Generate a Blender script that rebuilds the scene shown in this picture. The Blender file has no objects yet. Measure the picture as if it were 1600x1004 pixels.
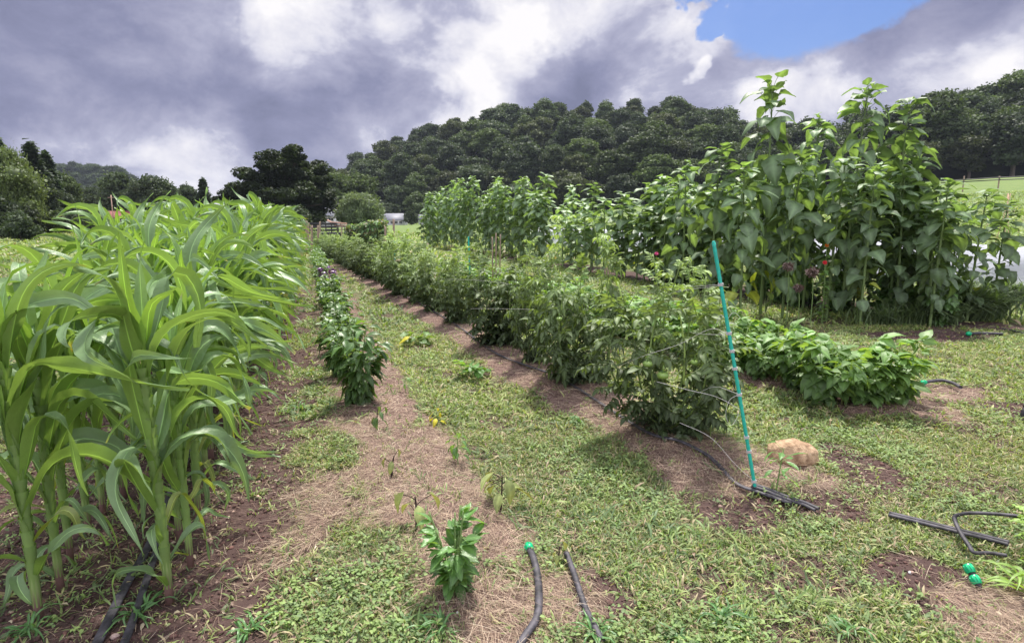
import bpy, math, random
import numpy as np
from mathutils import Vector, Matrix

# ------------------------------------------------------------------ camera
SC = bpy.context.scene
COL = SC.collection
FPX = 953.0
PITCH = math.radians(9.37)
CP, SP = math.cos(PITCH), math.sin(PITCH)
CAMZ = 1.65
cam_d = bpy.data.cameras.new('camera')
cam = bpy.data.objects.new('camera', cam_d)
COL.objects.link(cam)
cam.location = (0, 0, CAMZ)
cam.rotation_euler = (math.radians(90) - PITCH, 0, 0)
cam_d.sensor_width = 36
cam_d.lens = 36 * FPX / 1600
cam_d.clip_start = 0.05
cam_d.clip_end = 6000
SC.camera = cam

SUN_EL, SUN_AZ = math.radians(64), math.radians(12)    # azimuth clockwise from +Y
SUN_STRENGTH = 4.0
SKY_STRENGTH = 0.10
EXPOSURE = 0.80
HAZE = 0.00012
SC.view_settings.view_transform = 'Standard'
SC.view_settings.look = 'None'
SC.view_settings.exposure = EXPOSURE
SC.view_settings.gamma = 1
SC.cycles.max_bounces = 8
SC.cycles.diffuse_bounces = 3
SC.cycles.glossy_bounces = 2
SC.cycles.transmission_bounces = 5
SC.cycles.transparent_max_bounces = 8
SC.cycles.use_denoising = True


def pdir(px, py):
    v = (502 - py) / FPX
    return np.array([(px - 800) / FPX, CP + v * SP, -SP + v * CP])


# ------------------------------------------------------------------ world
world = bpy.data.worlds.new('World')
SC.world = world
world.use_nodes = True
NT = world.node_tree
NT.nodes.clear()


class G:
    """small node-graph helper"""
    def __init__(s, nt):
        s.nt = nt

    def n(s, typ, **kw):
        nd = s.nt.nodes.new(typ)
        for k, v in kw.items():
            setattr(nd, k, v)
        return nd

    def put(s, sock, val):
        if isinstance(val, bpy.types.NodeSocket):
            s.nt.links.new(val, sock)
        elif val is not None:
            sock.default_value = val

    def math(s, op, a, b=None, c=None, clamp=False):
        nd = s.n('ShaderNodeMath', operation=op, use_clamp=clamp)
        s.put(nd.inputs[0], a)
        s.put(nd.inputs[1], b)
        s.put(nd.inputs[2], c)
        return nd.outputs[0]

    def vmath(s, op, a, b=None):
        nd = s.n('ShaderNodeVectorMath', operation=op)
        s.put(nd.inputs[0], a)
        s.put(nd.inputs[1], b)
        return nd.outputs['Value'] if op in ('DOT_PRODUCT', 'LENGTH') else nd.outputs[0]

    def noise(s, vec, scale, detail=4, rough=.5, dist=0.0, lac=2.0):
        nd = s.n('ShaderNodeTexNoise')
        s.put(nd.inputs['Vector'], vec)
        nd.inputs['Scale'].default_value = scale
        nd.inputs['Detail'].default_value = detail
        nd.inputs['Roughness'].default_value = rough
        nd.inputs['Lacunarity'].default_value = lac
        nd.inputs['Distortion'].default_value = dist
        return nd

    def maprange(s, v, a, b, c=0.0, d=1.0, smooth=True):
        nd = s.n('ShaderNodeMapRange')
        nd.interpolation_type = 'SMOOTHSTEP' if smooth else 'LINEAR'
        s.put(nd.inputs[0], v)
        for i, x in enumerate((a, b, c, d)):
            nd.inputs[i + 1].default_value = x
        return nd.outputs[0]

    def mix(s, f, a, b, blend='MIX'):
        nd = s.n('ShaderNodeMix', data_type='RGBA', blend_type=blend)
        s.put(nd.inputs[0], f)
        s.put(nd.inputs[6], a if isinstance(a, bpy.types.NodeSocket) else (*a, 1)[:4])
        s.put(nd.inputs[7], b if isinstance(b, bpy.types.NodeSocket) else (*b, 1)[:4])
        return nd.outputs[2]

    def ramp(s, v, stops):
        nd = s.n('ShaderNodeValToRGB')
        el = nd.color_ramp.elements
        while len(el) < len(stops):
            el.new(.5)
        for e, (p, c) in zip(el, stops):
            e.position = p
            e.color = (*c, 1)
        s.put(nd.inputs[0], v)
        return nd.outputs[0]


def build_sky():
    g = G(NT)
    sky = g.n('ShaderNodeTexSky', sky_type='NISHITA', sun_disc=False)
    sky.sun_elevation = SUN_EL
    sky.sun_rotation = SUN_AZ
    sky.air_density = 1.3
    sky.dust_density = 0.6
    tc = g.n('ShaderNodeTexCoord')
    d = g.vmath('NORMALIZE', tc.outputs['Generated'])
    sq = g.vmath('MULTIPLY', d, (1.0, 1.0, 1.4))
    nA = g.noise(sq, 2.1, 8, .56, .15).outputs[0]
    off = g.vmath('ADD', sq, (3.7, 1.2, 5.1))
    nB = g.noise(off, 7.0, 9, .62, .35).outputs[0]
    nW = g.noise(sq, 3.2, 5, .55).outputs['Color']
    wob = g.vmath('MULTIPLY', g.vmath('SUBTRACT', nW, (.5, .5, .5)), (.32, .32, .26))
    dw = g.vmath('NORMALIZE', g.vmath('ADD', d, wob))
    dw2 = g.vmath('MULTIPLY', g.vmath('SUBTRACT', g.noise(sq, 9, 6, .6).outputs['Color'], (.5, .5, .5)), (.10, .10, .08))
    dw = g.vmath('NORMALIZE', g.vmath('ADD', dw, dw2))

    def blob(px, py, rad, soft=.5, vec=dw):
        dd = pdir(px, py)
        dd = dd / np.linalg.norm(dd)
        dot = g.vmath('DOT_PRODUCT', vec, tuple(dd))
        return g.maprange(dot, math.cos(rad), math.cos(rad * soft))
    val = g.math('ADD', g.math('MULTIPLY', nA, .50), g.math('MULTIPLY', nB, .62))
    val = g.math('ADD', val, -.045)
    nC = g.noise(off, 19.0, 8, .65, .3).outputs[0]
    val = g.math('ADD', val, g.math('MULTIPLY', g.math('SUBTRACT', nC, .5), .16))
    # darker and brighter cloud masses; where each lies in the sky
    for (px, py, r, s, a) in [
        (150, 120, .50, .2, -.10), (330, 190, .36, .2, -.10), (600, 20, .17, .2, -.08), (850, 150, .11, .45, -.20),
        (905, 130, .10, .4, -.16), (1180, 160, .22, .3, -.08), (1500, 90, .22, .3, -.10), (560, 90, .10, .3, -.10),
        (445, 50, .10, .1, .22), (600, 60, .07, .1, .16), (750, 155, .13, .1, .18), (620, 190, .20, .1, .08),
        (865, 75, .09, .1, .20), (840, 20, .08, .1, .08), (1010, 60, .14, .1, .02), (1080, 30, .07, .3, .14), (1085, 102, .03, .3, .25), (700, 60, .10, .2, -.10), (960, 110, .07, .2, -.06),
        (1290, 165, .085, .3, .26), (1440, 150, .08, .3, .14), (1590, 100, .10, .3, .22), (140, 290, .14, .1, .14),
        (90, 255, .07, .1, .12), (300, 300, .16, .1, .24), (350, 310, .12, .1, .20), (800, -600, .75, .1, .22),
    ]:
        val = g.math('ADD', val, g.math('MULTIPLY', blob(px, py, r, s), a * .72))
    # added fill light: sky raised out of view, behind the viewer and overhead
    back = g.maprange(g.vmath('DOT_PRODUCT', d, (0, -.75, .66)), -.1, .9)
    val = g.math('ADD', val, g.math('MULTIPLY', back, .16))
    cl = g.ramp(val, [(.28, (.205, .22, .345)), (.40, (.27, .285, .435)), (.50, (.37, .38, .53)),
                      (.575, (.47, .48, .63)), (.65, (.71, .71, .82)), (.78, (1.0, .98, 1.0))])
    zen_fill = g.maprange(g.vmath('DOT_PRODUCT', d, (0, -.5, .866)), .10, .90, 1.0, 2.2)  # unseen overhead cloud multiplied up as added fill light
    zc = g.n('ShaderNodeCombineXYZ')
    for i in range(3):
        g.put(zc.inputs[i], zen_fill)
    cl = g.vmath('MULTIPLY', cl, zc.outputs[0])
    K = 1 / (SKY_STRENGTH * (2 ** EXPOSURE))
    cl = g.vmath('MULTIPLY', cl, (K, K, K))
    # the gap of blue
    b1 = blob(1250, -75, .160, .30)
    b2 = blob(1165, -25, .080, .3)
    b3 = blob(1325, -40, .090, .3)
    b4 = blob(1080, -5, .045, .3)
    gap = g.math('MAXIMUM', g.math('MAXIMUM', b1, b2), g.math('MAXIMUM', b3, b4))
    gap = g.math('SUBTRACT', g.math('MULTIPLY', gap, 1.6), g.math('MULTIPLY', nB, 1.1))
    gap = g.maprange(gap, -.05, .62, 0.0, .93)
    blue = g.vmath('MULTIPLY', sky.outputs[0], (.36, .43, .66))
    fin = g.mix(gap, cl, blue)
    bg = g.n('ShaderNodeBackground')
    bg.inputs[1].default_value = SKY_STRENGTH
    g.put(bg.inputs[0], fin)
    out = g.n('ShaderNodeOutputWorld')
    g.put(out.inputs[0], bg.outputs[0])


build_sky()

sun_d = bpy.data.lights.new('sun', 'SUN')
sun_d.energy = SUN_STRENGTH
sun_d.angle = math.radians(5)
sun_d.color = (1.0, .95, .86)
sun = bpy.data.objects.new('sun', sun_d)
COL.objects.link(sun)
_sd = Vector((math.sin(SUN_AZ) * math.cos(SUN_EL), math.cos(SUN_AZ) * math.cos(SUN_EL), math.sin(SUN_EL)))
sun.rotation_euler = _sd.to_track_quat('Z', 'Y').to_euler()


# ------------------------------------------------------------------ numpy helpers
def hash2(ix, iy, seed=0):
    h = (ix.astype(np.int64) * 374761393 + iy.astype(np.int64) * 668265263 + seed * 1442695041) & 0x7fffffff
    h = ((h ^ (h >> 13)) * 1274126177) & 0x7fffffff
    return ((h ^ (h >> 16)) & 0xffff) / 65535.0


def vnoise(x, y, seed=0):
    ix, iy = np.floor(x), np.floor(y)
    fx, fy = x - ix, y - iy
    fx, fy = fx * fx * (3 - 2 * fx), fy * fy * (3 - 2 * fy)
    a, b = hash2(ix, iy, seed), hash2(ix + 1, iy, seed)
    c, d = hash2(ix, iy + 1, seed), hash2(ix + 1, iy + 1, seed)
    return (a * (1 - fx) + b * fx) * (1 - fy) + (c * (1 - fx) + d * fx) * fy


def fbm(x, y, seed=0, oct=4, rough=.55):
    t, a, s = 0, 1.0, 0
    for i in range(oct):
        t = t + a * vnoise(x * 2 ** i + 17.3 * i, y * 2 ** i - 9.1 * i, seed + i)
        s += a
        a *= rough
    return t / s


def sstep(a, b, x):
    t = np.clip((x - a) / (b - a), 0, 1)
    return t * t * (3 - 2 * t)


class MB:
    """collects geometry and links it as ONE mesh object"""
    def __init__(s):
        s.v, s.f, s.n, s.c, s.k = [], [], [], [], 0

    def add(s, V, Fs, col=(1, 1, 1)):
        V = np.asarray(V, float).reshape(-1, 3)
        if not isinstance(Fs, (list, tuple)) or (len(Fs) and not hasattr(Fs[0], 'ndim')):
            Fs = [np.asarray(Fs)]
        for F in Fs:
            F = np.asarray(F, int)
            if F.size == 0:
                continue
            s.f.append((F + s.k).ravel())
            s.n.append(np.full(len(F), F.shape[1]))
        c = np.asarray(col, float)
        if c.ndim == 1:
            c = np.broadcast_to(c, (len(V), 3))
        s.v.append(V)
        s.c.append(c)
        s.k += len(V)
        return s

    def inst(s, T, R, P, col):
        """template T=(V,[F..],C) placed by R (m,3,3), P (m,3); col (m,3) multiplies C"""
        V0, Fs, C0 = T
        m, n = len(P), len(V0)
        if m == 0:
            return
        V = np.einsum('mij,nj->mni', R, V0) + P[:, None, :]
        C = col[:, None, :] * C0[None, :, :]
        offs = (np.arange(m) * n)[:, None, None]
        FF = [(F[None] + offs).reshape(-1, F.shape[1]) for F in Fs]
        s.add(V.reshape(-1, 3), FF, C.reshape(-1, 3))

    def merge(s, o):
        if not o.k:
            return s
        for a in o.f:
            s.f.append(a + s.k)
        s.n += o.n
        s.v += o.v
        s.c += o.c
        s.k += o.k
        return s

    def mesh(s, name, smooth=True):
        me = bpy.data.meshes.new(name)
        V = np.concatenate(s.v)
        L = np.concatenate(s.f).astype(np.int32)
        N = np.concatenate(s.n).astype(np.int32)
        C = np.concatenate(s.c)
        me.vertices.add(len(V))
        me.vertices.foreach_set('co', V.astype(np.float32).ravel())
        me.loops.add(len(L))
        me.loops.foreach_set('vertex_index', L)
        me.polygons.add(len(N))
        st = np.concatenate([[0], np.cumsum(N)[:-1]]).astype(np.int32)
        me.polygons.foreach_set('loop_start', st)
        me.polygons.foreach_set('loop_total', N)
        if smooth:
            me.polygons.foreach_set('use_smooth', np.ones(len(N), bool))
        at = me.attributes.new('Col', 'FLOAT_COLOR', 'POINT')
        at.data.foreach_set('color', np.concatenate([C, np.ones((len(C), 1))], 1).astype(np.float32).ravel())
        me.update(calc_edges=True)
        return me

    def build(s, name, mat, parent=None, smooth=True):
        me = s.mesh(name, smooth)
        me.materials.append(mat)
        o = bpy.data.objects.new(name, me)
        COL.objects.link(o)
        if parent is not None:
            o.parent = parent
        return o


def tag(o, label=None, cat=None, group=None, kind=None):
    if label:
        o['label'] = label
    if cat:
        o['category'] = cat
    if group:
        o['group'] = group
    if kind:
        o['kind'] = kind
    return o


def thing(name, label, cat, loc=(0, 0, 0), rz=0.0, group=None, scale=None):
    o = bpy.data.objects.new(name, None)
    COL.objects.link(o)
    o.empty_display_size = .1
    o.location = loc
    o.rotation_euler = (0, 0, rz)
    if scale is not None:
        o.scale = scale if hasattr(scale, '__len__') else (scale,) * 3
    return tag(o, label, cat, group)


def place_copy(proto, loc, rz, scale, label, group=None):
    """copy of a thing with copies of its parts and sub-parts (mesh data shared)"""
    r = proto.copy()
    COL.objects.link(r)
    r.location, r.rotation_euler = loc, (0, 0, rz)
    r.scale = scale if hasattr(scale, '__len__') else (scale,) * 3
    r['label'] = label
    if group:
        r['group'] = group
    elif 'group' in r:
        del r['group']
    for ch in KIDS[proto.name]:
        c = ch.copy()
        COL.objects.link(c)
        c.parent = r
        for gch in KIDS.get(ch.name, []):
            d = gch.copy()
            COL.objects.link(d)
            d.parent = c
    return r


KIDS = {}


class Pool:
    """a kind of thing in several shapes; the first use of a shape moves the original"""
    def __init__(s, protos):
        s.protos, s.used = protos, [False] * len(protos)
        for p in protos:
            KIDS[p.name] = list(p.children)
            for c in p.children:
                KIDS[c.name] = list(c.children)

    def put(s, i, loc, rz, scale, label, group=None):
        i %= len(s.protos)
        p = s.protos[i]
        if not s.used[i]:
            s.used[i] = True
            # keep the source untouched in shape; only place and describe it
            p.location, p.rotation_euler = loc, (0, 0, rz)
            p.scale = scale if hasattr(scale, '__len__') else (scale,) * 3
            p['label'] = label
            if group:
                p['group'] = group
            elif 'group' in p:
                del p['group']
            return p
        return place_copy(p, loc, rz, scale, label, group)

    def finish(s):
        for u, p in zip(s.used, s.protos):
            if not u:
                for c in list(p.children):
                    for gc in list(c.children):
                        bpy.data.objects.remove(gc)
                    bpy.data.objects.remove(c)
                bpy.data.objects.remove(p)


def tube(path, rad, n=8, col=(1, 1, 1), cap=True, flat=1.0, mb=None):
    P = np.asarray(path, float)
    m = len(P)
    rad = np.broadcast_to(np.asarray(rad, float), (m,))
    T = np.gradient(P, axis=0)
    T /= np.linalg.norm(T, axis=1)[:, None] + 1e-9
    ref = np.array([0, 0, 1.0])
    if abs(T[0] @ ref) > .9:
        ref = np.array([1.0, 0, 0])
    A = np.zeros((m, 3))
    a = np.cross(T[0], ref)
    a /= np.linalg.norm(a)
    for i in range(m):
        a = a - T[i] * (a @ T[i])
        a /= np.linalg.norm(a) + 1e-9
        A[i] = a
    B = np.cross(T, A)
    th = np.linspace(0, 2 * np.pi, n, endpoint=False)
    V = P[:, None] + rad[:, None, None] * (np.cos(th)[None, :, None] * A[:, None] + flat * np.sin(th)[None, :, None] * B[:, None])
    V = V.reshape(-1, 3)
    i = np.arange(m - 1)[:, None] * n
    j = np.arange(n)[None]
    j2 = (j + 1) % n
    F = np.stack([i + j, i + j2, i + n + j2, i + n + j], -1).reshape(-1, 4)
    Fs = [F]
    if cap:
        V = np.concatenate([V, P[:1], P[-1:]])
        jj = np.arange(n)
        Fs.append(np.stack([(jj + 1) % n, jj, np.full(n, m * n)], 1))
        Fs.append(np.stack([(m - 1) * n + jj, (m - 1) * n + (jj + 1) % n, np.full(n, m * n + 1)], 1))
    c = np.asarray(col, float)
    if c.ndim == 2:
        c = np.repeat(c, n, 0)
        if cap:
            c = np.concatenate([c, c[:1], c[-1:]])
    mb = mb or MB()
    mb.add(V, Fs, c)
    return mb


def spline(pts, n=8):
    P = np.asarray(pts, float)
    if len(P) < 3:
        t = np.linspace(0, 1, n)[:, None]
        return P[0] * (1 - t) + P[-1] * t
    Q = np.concatenate([[2 * P[0] - P[1]], P, [2 * P[-1] - P[-2]]])
    out = []
    for i in range(1, len(Q) - 2):
        t = np.linspace(0, 1, n, endpoint=False)[:, None]
        a, b, c, d = Q[i - 1], Q[i], Q[i + 1], Q[i + 2]
        out.append(.5 * ((2 * b) + (c - a) * t + (2 * a - 5 * b + 4 * c - d) * t ** 2 + (3 * b - a - 3 * c + d) * t ** 3))
    out.append(P[-1:])
    return np.concatenate(out)


def box(mb, c, s, col=(1, 1, 1), rz=0.0, bev=0.0):
    """box centred at c, full size s; bev chamfers the vertical edges"""
    sx, sy, sz = s[0] / 2, s[1] / 2, s[2] / 2
    b = bev
    if b > 0:
        ring = [(-sx + b, -sy), (sx - b, -sy), (sx, -sy + b), (sx, sy - b), (sx - b, sy), (-sx + b, sy), (-sx, sy - b), (-sx, -sy + b)]
    else:
        ring = [(-sx, -sy), (sx, -sy), (sx, sy), (-sx, sy)]
    n = len(ring)
    V = np.array([(x, y, z) for z in (-sz, sz) for x, y in ring])
    cr, sr = math.cos(rz), math.sin(rz)
    V = np.stack([V[:, 0] * cr - V[:, 1] * sr, V[:, 0] * sr + V[:, 1] * cr, V[:, 2]], 1) + np.asarray(c, float)
    q = np.array([(i, (i + 1) % n, n + (i + 1) % n, n + i) for i in range(n)])
    mb.add(V, [q, np.array([list(range(n))[::-1]]), np.array([list(range(n, 2 * n))])], col)
    return mb


def rots(az, pitch, roll, sc):
    """local: +y along the leaf, +z its upper face. az clockwise-free heading of +y (from +x, ccw), pitch up, roll about y"""
    az, pitch, roll = np.broadcast_arrays(np.asarray(az, float), np.asarray(pitch, float), np.asarray(roll, float))
    sc = np.broadcast_to(np.asarray(sc, float), az.shape)
    y = np.stack([np.cos(az) * np.cos(pitch), np.sin(az) * np.cos(pitch), np.sin(pitch)], -1)
    x = np.stack([np.sin(az), -np.cos(az), np.zeros_like(az)], -1)
    z = np.cross(x, y)
    x2 = x * np.cos(roll)[..., None] + z * np.sin(roll)[..., None]
    z2 = -x * np.sin(roll)[..., None] + z * np.cos(roll)[..., None]
    return np.stack([x2, y, z2], -1) * sc[..., None, None]


# ------------------------------------------------------------------ materials
def new_mat(name):
    m = bpy.data.materials.new(name)
    m.use_nodes = True
    m.node_tree.nodes.clear()
    return m, G(m.node_tree)


def leaf_mat(name, top, back, trans_col, trans=.35, rough=.5, var=.25, vein=0.0, nscale=14.0, spec=.5):
    m, g = new_mat(name)
    att = g.n('ShaderNodeAttribute', attribute_name='Col').outputs['Color']
    oi = g.n('ShaderNodeObjectInfo').outputs['Random']
    tc = g.n('ShaderNodeTexCoord').outputs['Object']
    nz = g.noise(tc, nscale, 4, .6).outputs[0]
    f = g.math('ADD', g.math('MULTIPLY', oi, var), g.math('MULTIPLY', nz, var * 1.5))
    f = g.math('ADD', f, 1 - var * 1.2)
    geo = g.n('ShaderNodeNewGeometry').outputs['Backfacing']
    base = g.mix(geo, top, back)
    base = g.mix(1.0, base, att, 'MULTIPLY')
    base = g.vmath('MULTIPLY', base, None)
    comb = g.n('ShaderNodeCombineXYZ')
    for i in range(3):
        g.put(comb.inputs[i], f)
    g.put(base.node.inputs[1], comb.outputs[0])
    bs = g.n('ShaderNodeBsdfPrincipled')
    g.put(bs.inputs['Base Color'], base)
    bs.inputs['Roughness'].default_value = rough
    bs.inputs['Specular IOR Level'].default_value = spec
    bp = g.n('ShaderNodeBump')
    bp.inputs['Strength'].default_value = .25
    bp.inputs['Distance'].default_value = .01
    g.put(bp.inputs['Height'], g.noise(tc, nscale * 5, 3, .6).outputs[0])
    g.put(bs.inputs['Normal'], bp.outputs[0])
    tr = g.n('ShaderNodeBsdfTranslucent')
    tcol = g.mix(1.0, att, trans_col, 'MULTIPLY')
    tv = g.vmath('MULTIPLY', tcol, comb.outputs[0])
    g.put(tr.inputs[0], tv)
    mx = g.n('ShaderNodeMixShader')
    mx.inputs[0].default_value = trans
    g.put(mx.inputs[1], bs.outputs[0])
    g.put(mx.inputs[2], tr.outputs[0])
    out = g.n('ShaderNodeOutputMaterial')
    g.put(out.inputs[0], mx.outputs[0])
    return m


def solid_mat(name, col, rough=.7, var=.2, nscale=12.0, bump=.3, bdist=.005, metal=0.0, spec=.5, stretch=None, col2=None):
    m, g = new_mat(name)
    att = g.n('ShaderNodeAttribute', attribute_name='Col').outputs['Color']
    tc = g.n('ShaderNodeTexCoord').outputs['Object']
    if stretch:
        tc = g.vmath('MULTIPLY', tc, stretch)
    nz = g.noise(tc, nscale, 5, .6).outputs[0]
    a = tuple(c * (1 - var) for c in col)
    b = tuple(min(1, c * (1 + var)) for c in (col2 or col))
    base = g.mix(g.maprange(nz, .3, .7), a, b)
    base = g.mix(1.0, base, att, 'MULTIPLY')
    bs = g.n('ShaderNodeBsdfPrincipled')
    g.put(bs.inputs['Base Color'], base)
    bs.inputs['Roughness'].default_value = rough
    bs.inputs['Metallic'].default_value = metal
    bs.inputs['Specular IOR Level'].default_value = spec
    bp = g.n('ShaderNodeBump')
    bp.inputs['Strength'].default_value = bump
    bp.inputs['Distance'].default_value = bdist
    g.put(bp.inputs['Height'], g.noise(tc, nscale * 3, 5, .65).outputs[0])
    g.put(bs.inputs['Normal'], bp.outputs[0])
    out = g.n('ShaderNodeOutputMaterial')
    g.put(out.inputs[0], bs.outputs[0])
    return m


M = dict(
    corn=leaf_mat('corn_leaf', (.185, .295, .130), (.22, .37, .07), (.30, .46, .07), .29, .42, .22),
    cornstalk=leaf_mat('corn_stalk', (.36, .48, .17), (.23, .36, .10), (.35, .5, .05), .2, .45, .2),
    sunf=leaf_mat('sunflower_leaf', (.135, .200, .115), (.17, .235, .115), (.21, .33, .06), .30, .5, .35),
    sunstem=leaf_mat('sunflower_stem', (.16, .23, .08), (.16, .23, .08), (.2, .3, .05), .05, .6, .3),
    tom=leaf_mat('tomato_leaf', (.130, .195, .088), (.16, .22, .10), (.20, .31, .05), .30, .55, .35),
    tomstem=leaf_mat('tomato_stem', (.24, .34, .10), (.24, .34, .10), (.3, .4, .06), .1, .5, .2),
    bean=leaf_mat('bean_leaf', (.12, .215, .070), (.16, .26, .09), (.30, .46, .05), .32, .5, .3),
    pepper=leaf_mat('pepper_leaf', (.085, .16, .055), (.12, .20, .08), (.22, .36, .04), .30, .38, .3),
    young=leaf_mat('young_pepper_leaf', (.115, .235, .075), (.16, .30, .09), (.28, .48, .05), .32, .38, .25),
    stemg=leaf_mat('green_stem', (.17, .26, .08), (.17, .26, .08), (.2, .3, .05), .08, .55, .2),
    wilt=leaf_mat('wilted_leaf', (.30, .36, .13), (.32, .36, .15), (.3, .3, .05), .3, .6, .3),
    yellow=leaf_mat('yellow_leaf', (.55, .50, .03), (.55, .48, .05), (.6, .5, .02), .3, .6, .2),
    darkstem=solid_mat('dead_stem', (.045, .025, .022), .9, .4, 40),
    grass=leaf_mat('grass_blades', (1, 1, 1), (1, 1, 1), (1.2, 1.4, .5), .30, .6, .12, nscale=3),
    straw=leaf_mat('straw', (1, 1, 1), (1, 1, 1), (1, .9, .7), .10, .7, .12, nscale=3),
    forest=leaf_mat('forest_leaf', (.050, .072, .036), (.050, .072, .036), (.08, .12, .025), .22, .65, .6, nscale=.30, spec=.3),
    bark=solid_mat('bark', (.10, .08, .065), .9, .4, 6, .6, .02),
    wood=solid_mat('weathered_wood', (.30, .22, .17), .85, .35, 8, .4, .004, stretch=(4, 4, .6)),
    teal=solid_mat('teal_stake_coating', (.02, .42, .33), .5, .12, 60, .3, .002),
    black=solid_mat('black_pipe', (.020, .019, .026), .62, .5, 25, .3, .002, col2=(.05, .045, .055)),
    green=solid_mat('green_fitting_plastic', (.0, .42, .17), .3, .08, 30, .1, .001),
    string=solid_mat('white_twine', (.52, .50, .50), .8, .1, 80, .2, .001),
    rock=solid_mat('tan_rock', (.33, .195, .11), .92, .25, 16, 1.0, .02, col2=(.50, .35, .22)),
    white=solid_mat('white_siding', (.62, .62, .66), .7, .08, 3, .1, .01),
    roof=solid_mat('grey_roof', (.15, .155, .19), .6, .15, 3, .2, .02),
    redroof=solid_mat('red_roof', (.22, .07, .06), .7, .25, 3, .2, .02),
    dark=solid_mat('dark_interior', (.03, .03, .035), .6, .2, 3),
    tyre=solid_mat('black_paint', (.022, .022, .028), .6, .3, 10),
    flower=leaf_mat('petal', (1, 1, 1), (1, 1, 1), (1, .5, .3), .2, .6, .2),
    pebble=solid_mat('pebbles', (.30, .23, .20), .85, .4, 30),
    tomato=solid_mat('green_tomato', (.22, .34, .08), .28, .12, 14, .05, .001, spec=.5),
)

# ------------------------------------------------------------------ terrain
_px = np.array([-2500, -700, 0, 500, 700, 900, 1000, 1200, 1400, 1600, 1900, 4500.])
_py = np.array([354, 354, 354, 350, 348, 333, 322, 302, 282, 272, 266, 266.])
_yb = np.array([150, 150, 150, 200, 215, 200, 195, 180, 160, 150, 150, 150.])
_hb = []
for a, b, c in zip(_px, _py, _yb):
    v = (502 - b) / FPX
    t = c / (CP + v * SP)
    _hb.append(CAMZ + t * (-SP + v * CP))
_hb = np.array(_hb)


def far_h(x, y):
    u = np.where(y > 1, x / np.maximum(y, 1), np.where(x > 0, 4, -4.0))
    px = np.clip(u * FPX + 800, -2500, 4500)
    hb, yb = np.interp(px, _px, _hb), np.interp(px, _px, _yb)
    s = np.clip((y - 18) / (yb - 18), 0, 1)
    s = np.where(s < .15, s * s / .3, s - .075) / .925
    return hb * s * sstep(0, 10, y)


def gp(px, py, z=0.0):
    """ground point under a photo position (flat garden)"""
    v = (502 - py) / FPX
    t = (CAMZ - z) / (SP - v * CP)
    return np.array([(px - 800) / FPX * t, (CP + v * SP) * t, z])


def at(px, py, Y):
    v = (502 - py) / FPX
    t = Y / (CP + v * SP)
    return np.array([(px - 800) / FPX * t, Y, CAMZ + t * (-SP + v * CP)])


def pep_x(y):
    return np.where(y < 5.2, -.22 - .40 * (y - 2.36), -1.356 - .335 * (y - 5.2))


def tom_x(y):
    return 1.51 - .405 * (y - 3.57)


def bean_x(y):
    return 3.06 - .40 * (y - 5.2)


def sun_x(y):
    return 11.0 - .40 * y


CORN_X0 = [-1.47, -1.98, -2.60, -3.25]


def corn_x(i, y):
    return CORN_X0[i] - .325 * (y - 2.3)


def disc(x, y, px, py, r, ry=None):
    c = gp(px, py)
    return np.exp(-(((x - c[0]) / r) ** 2 + ((y - c[1]) / (ry or r)) ** 2) ** 2)


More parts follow.
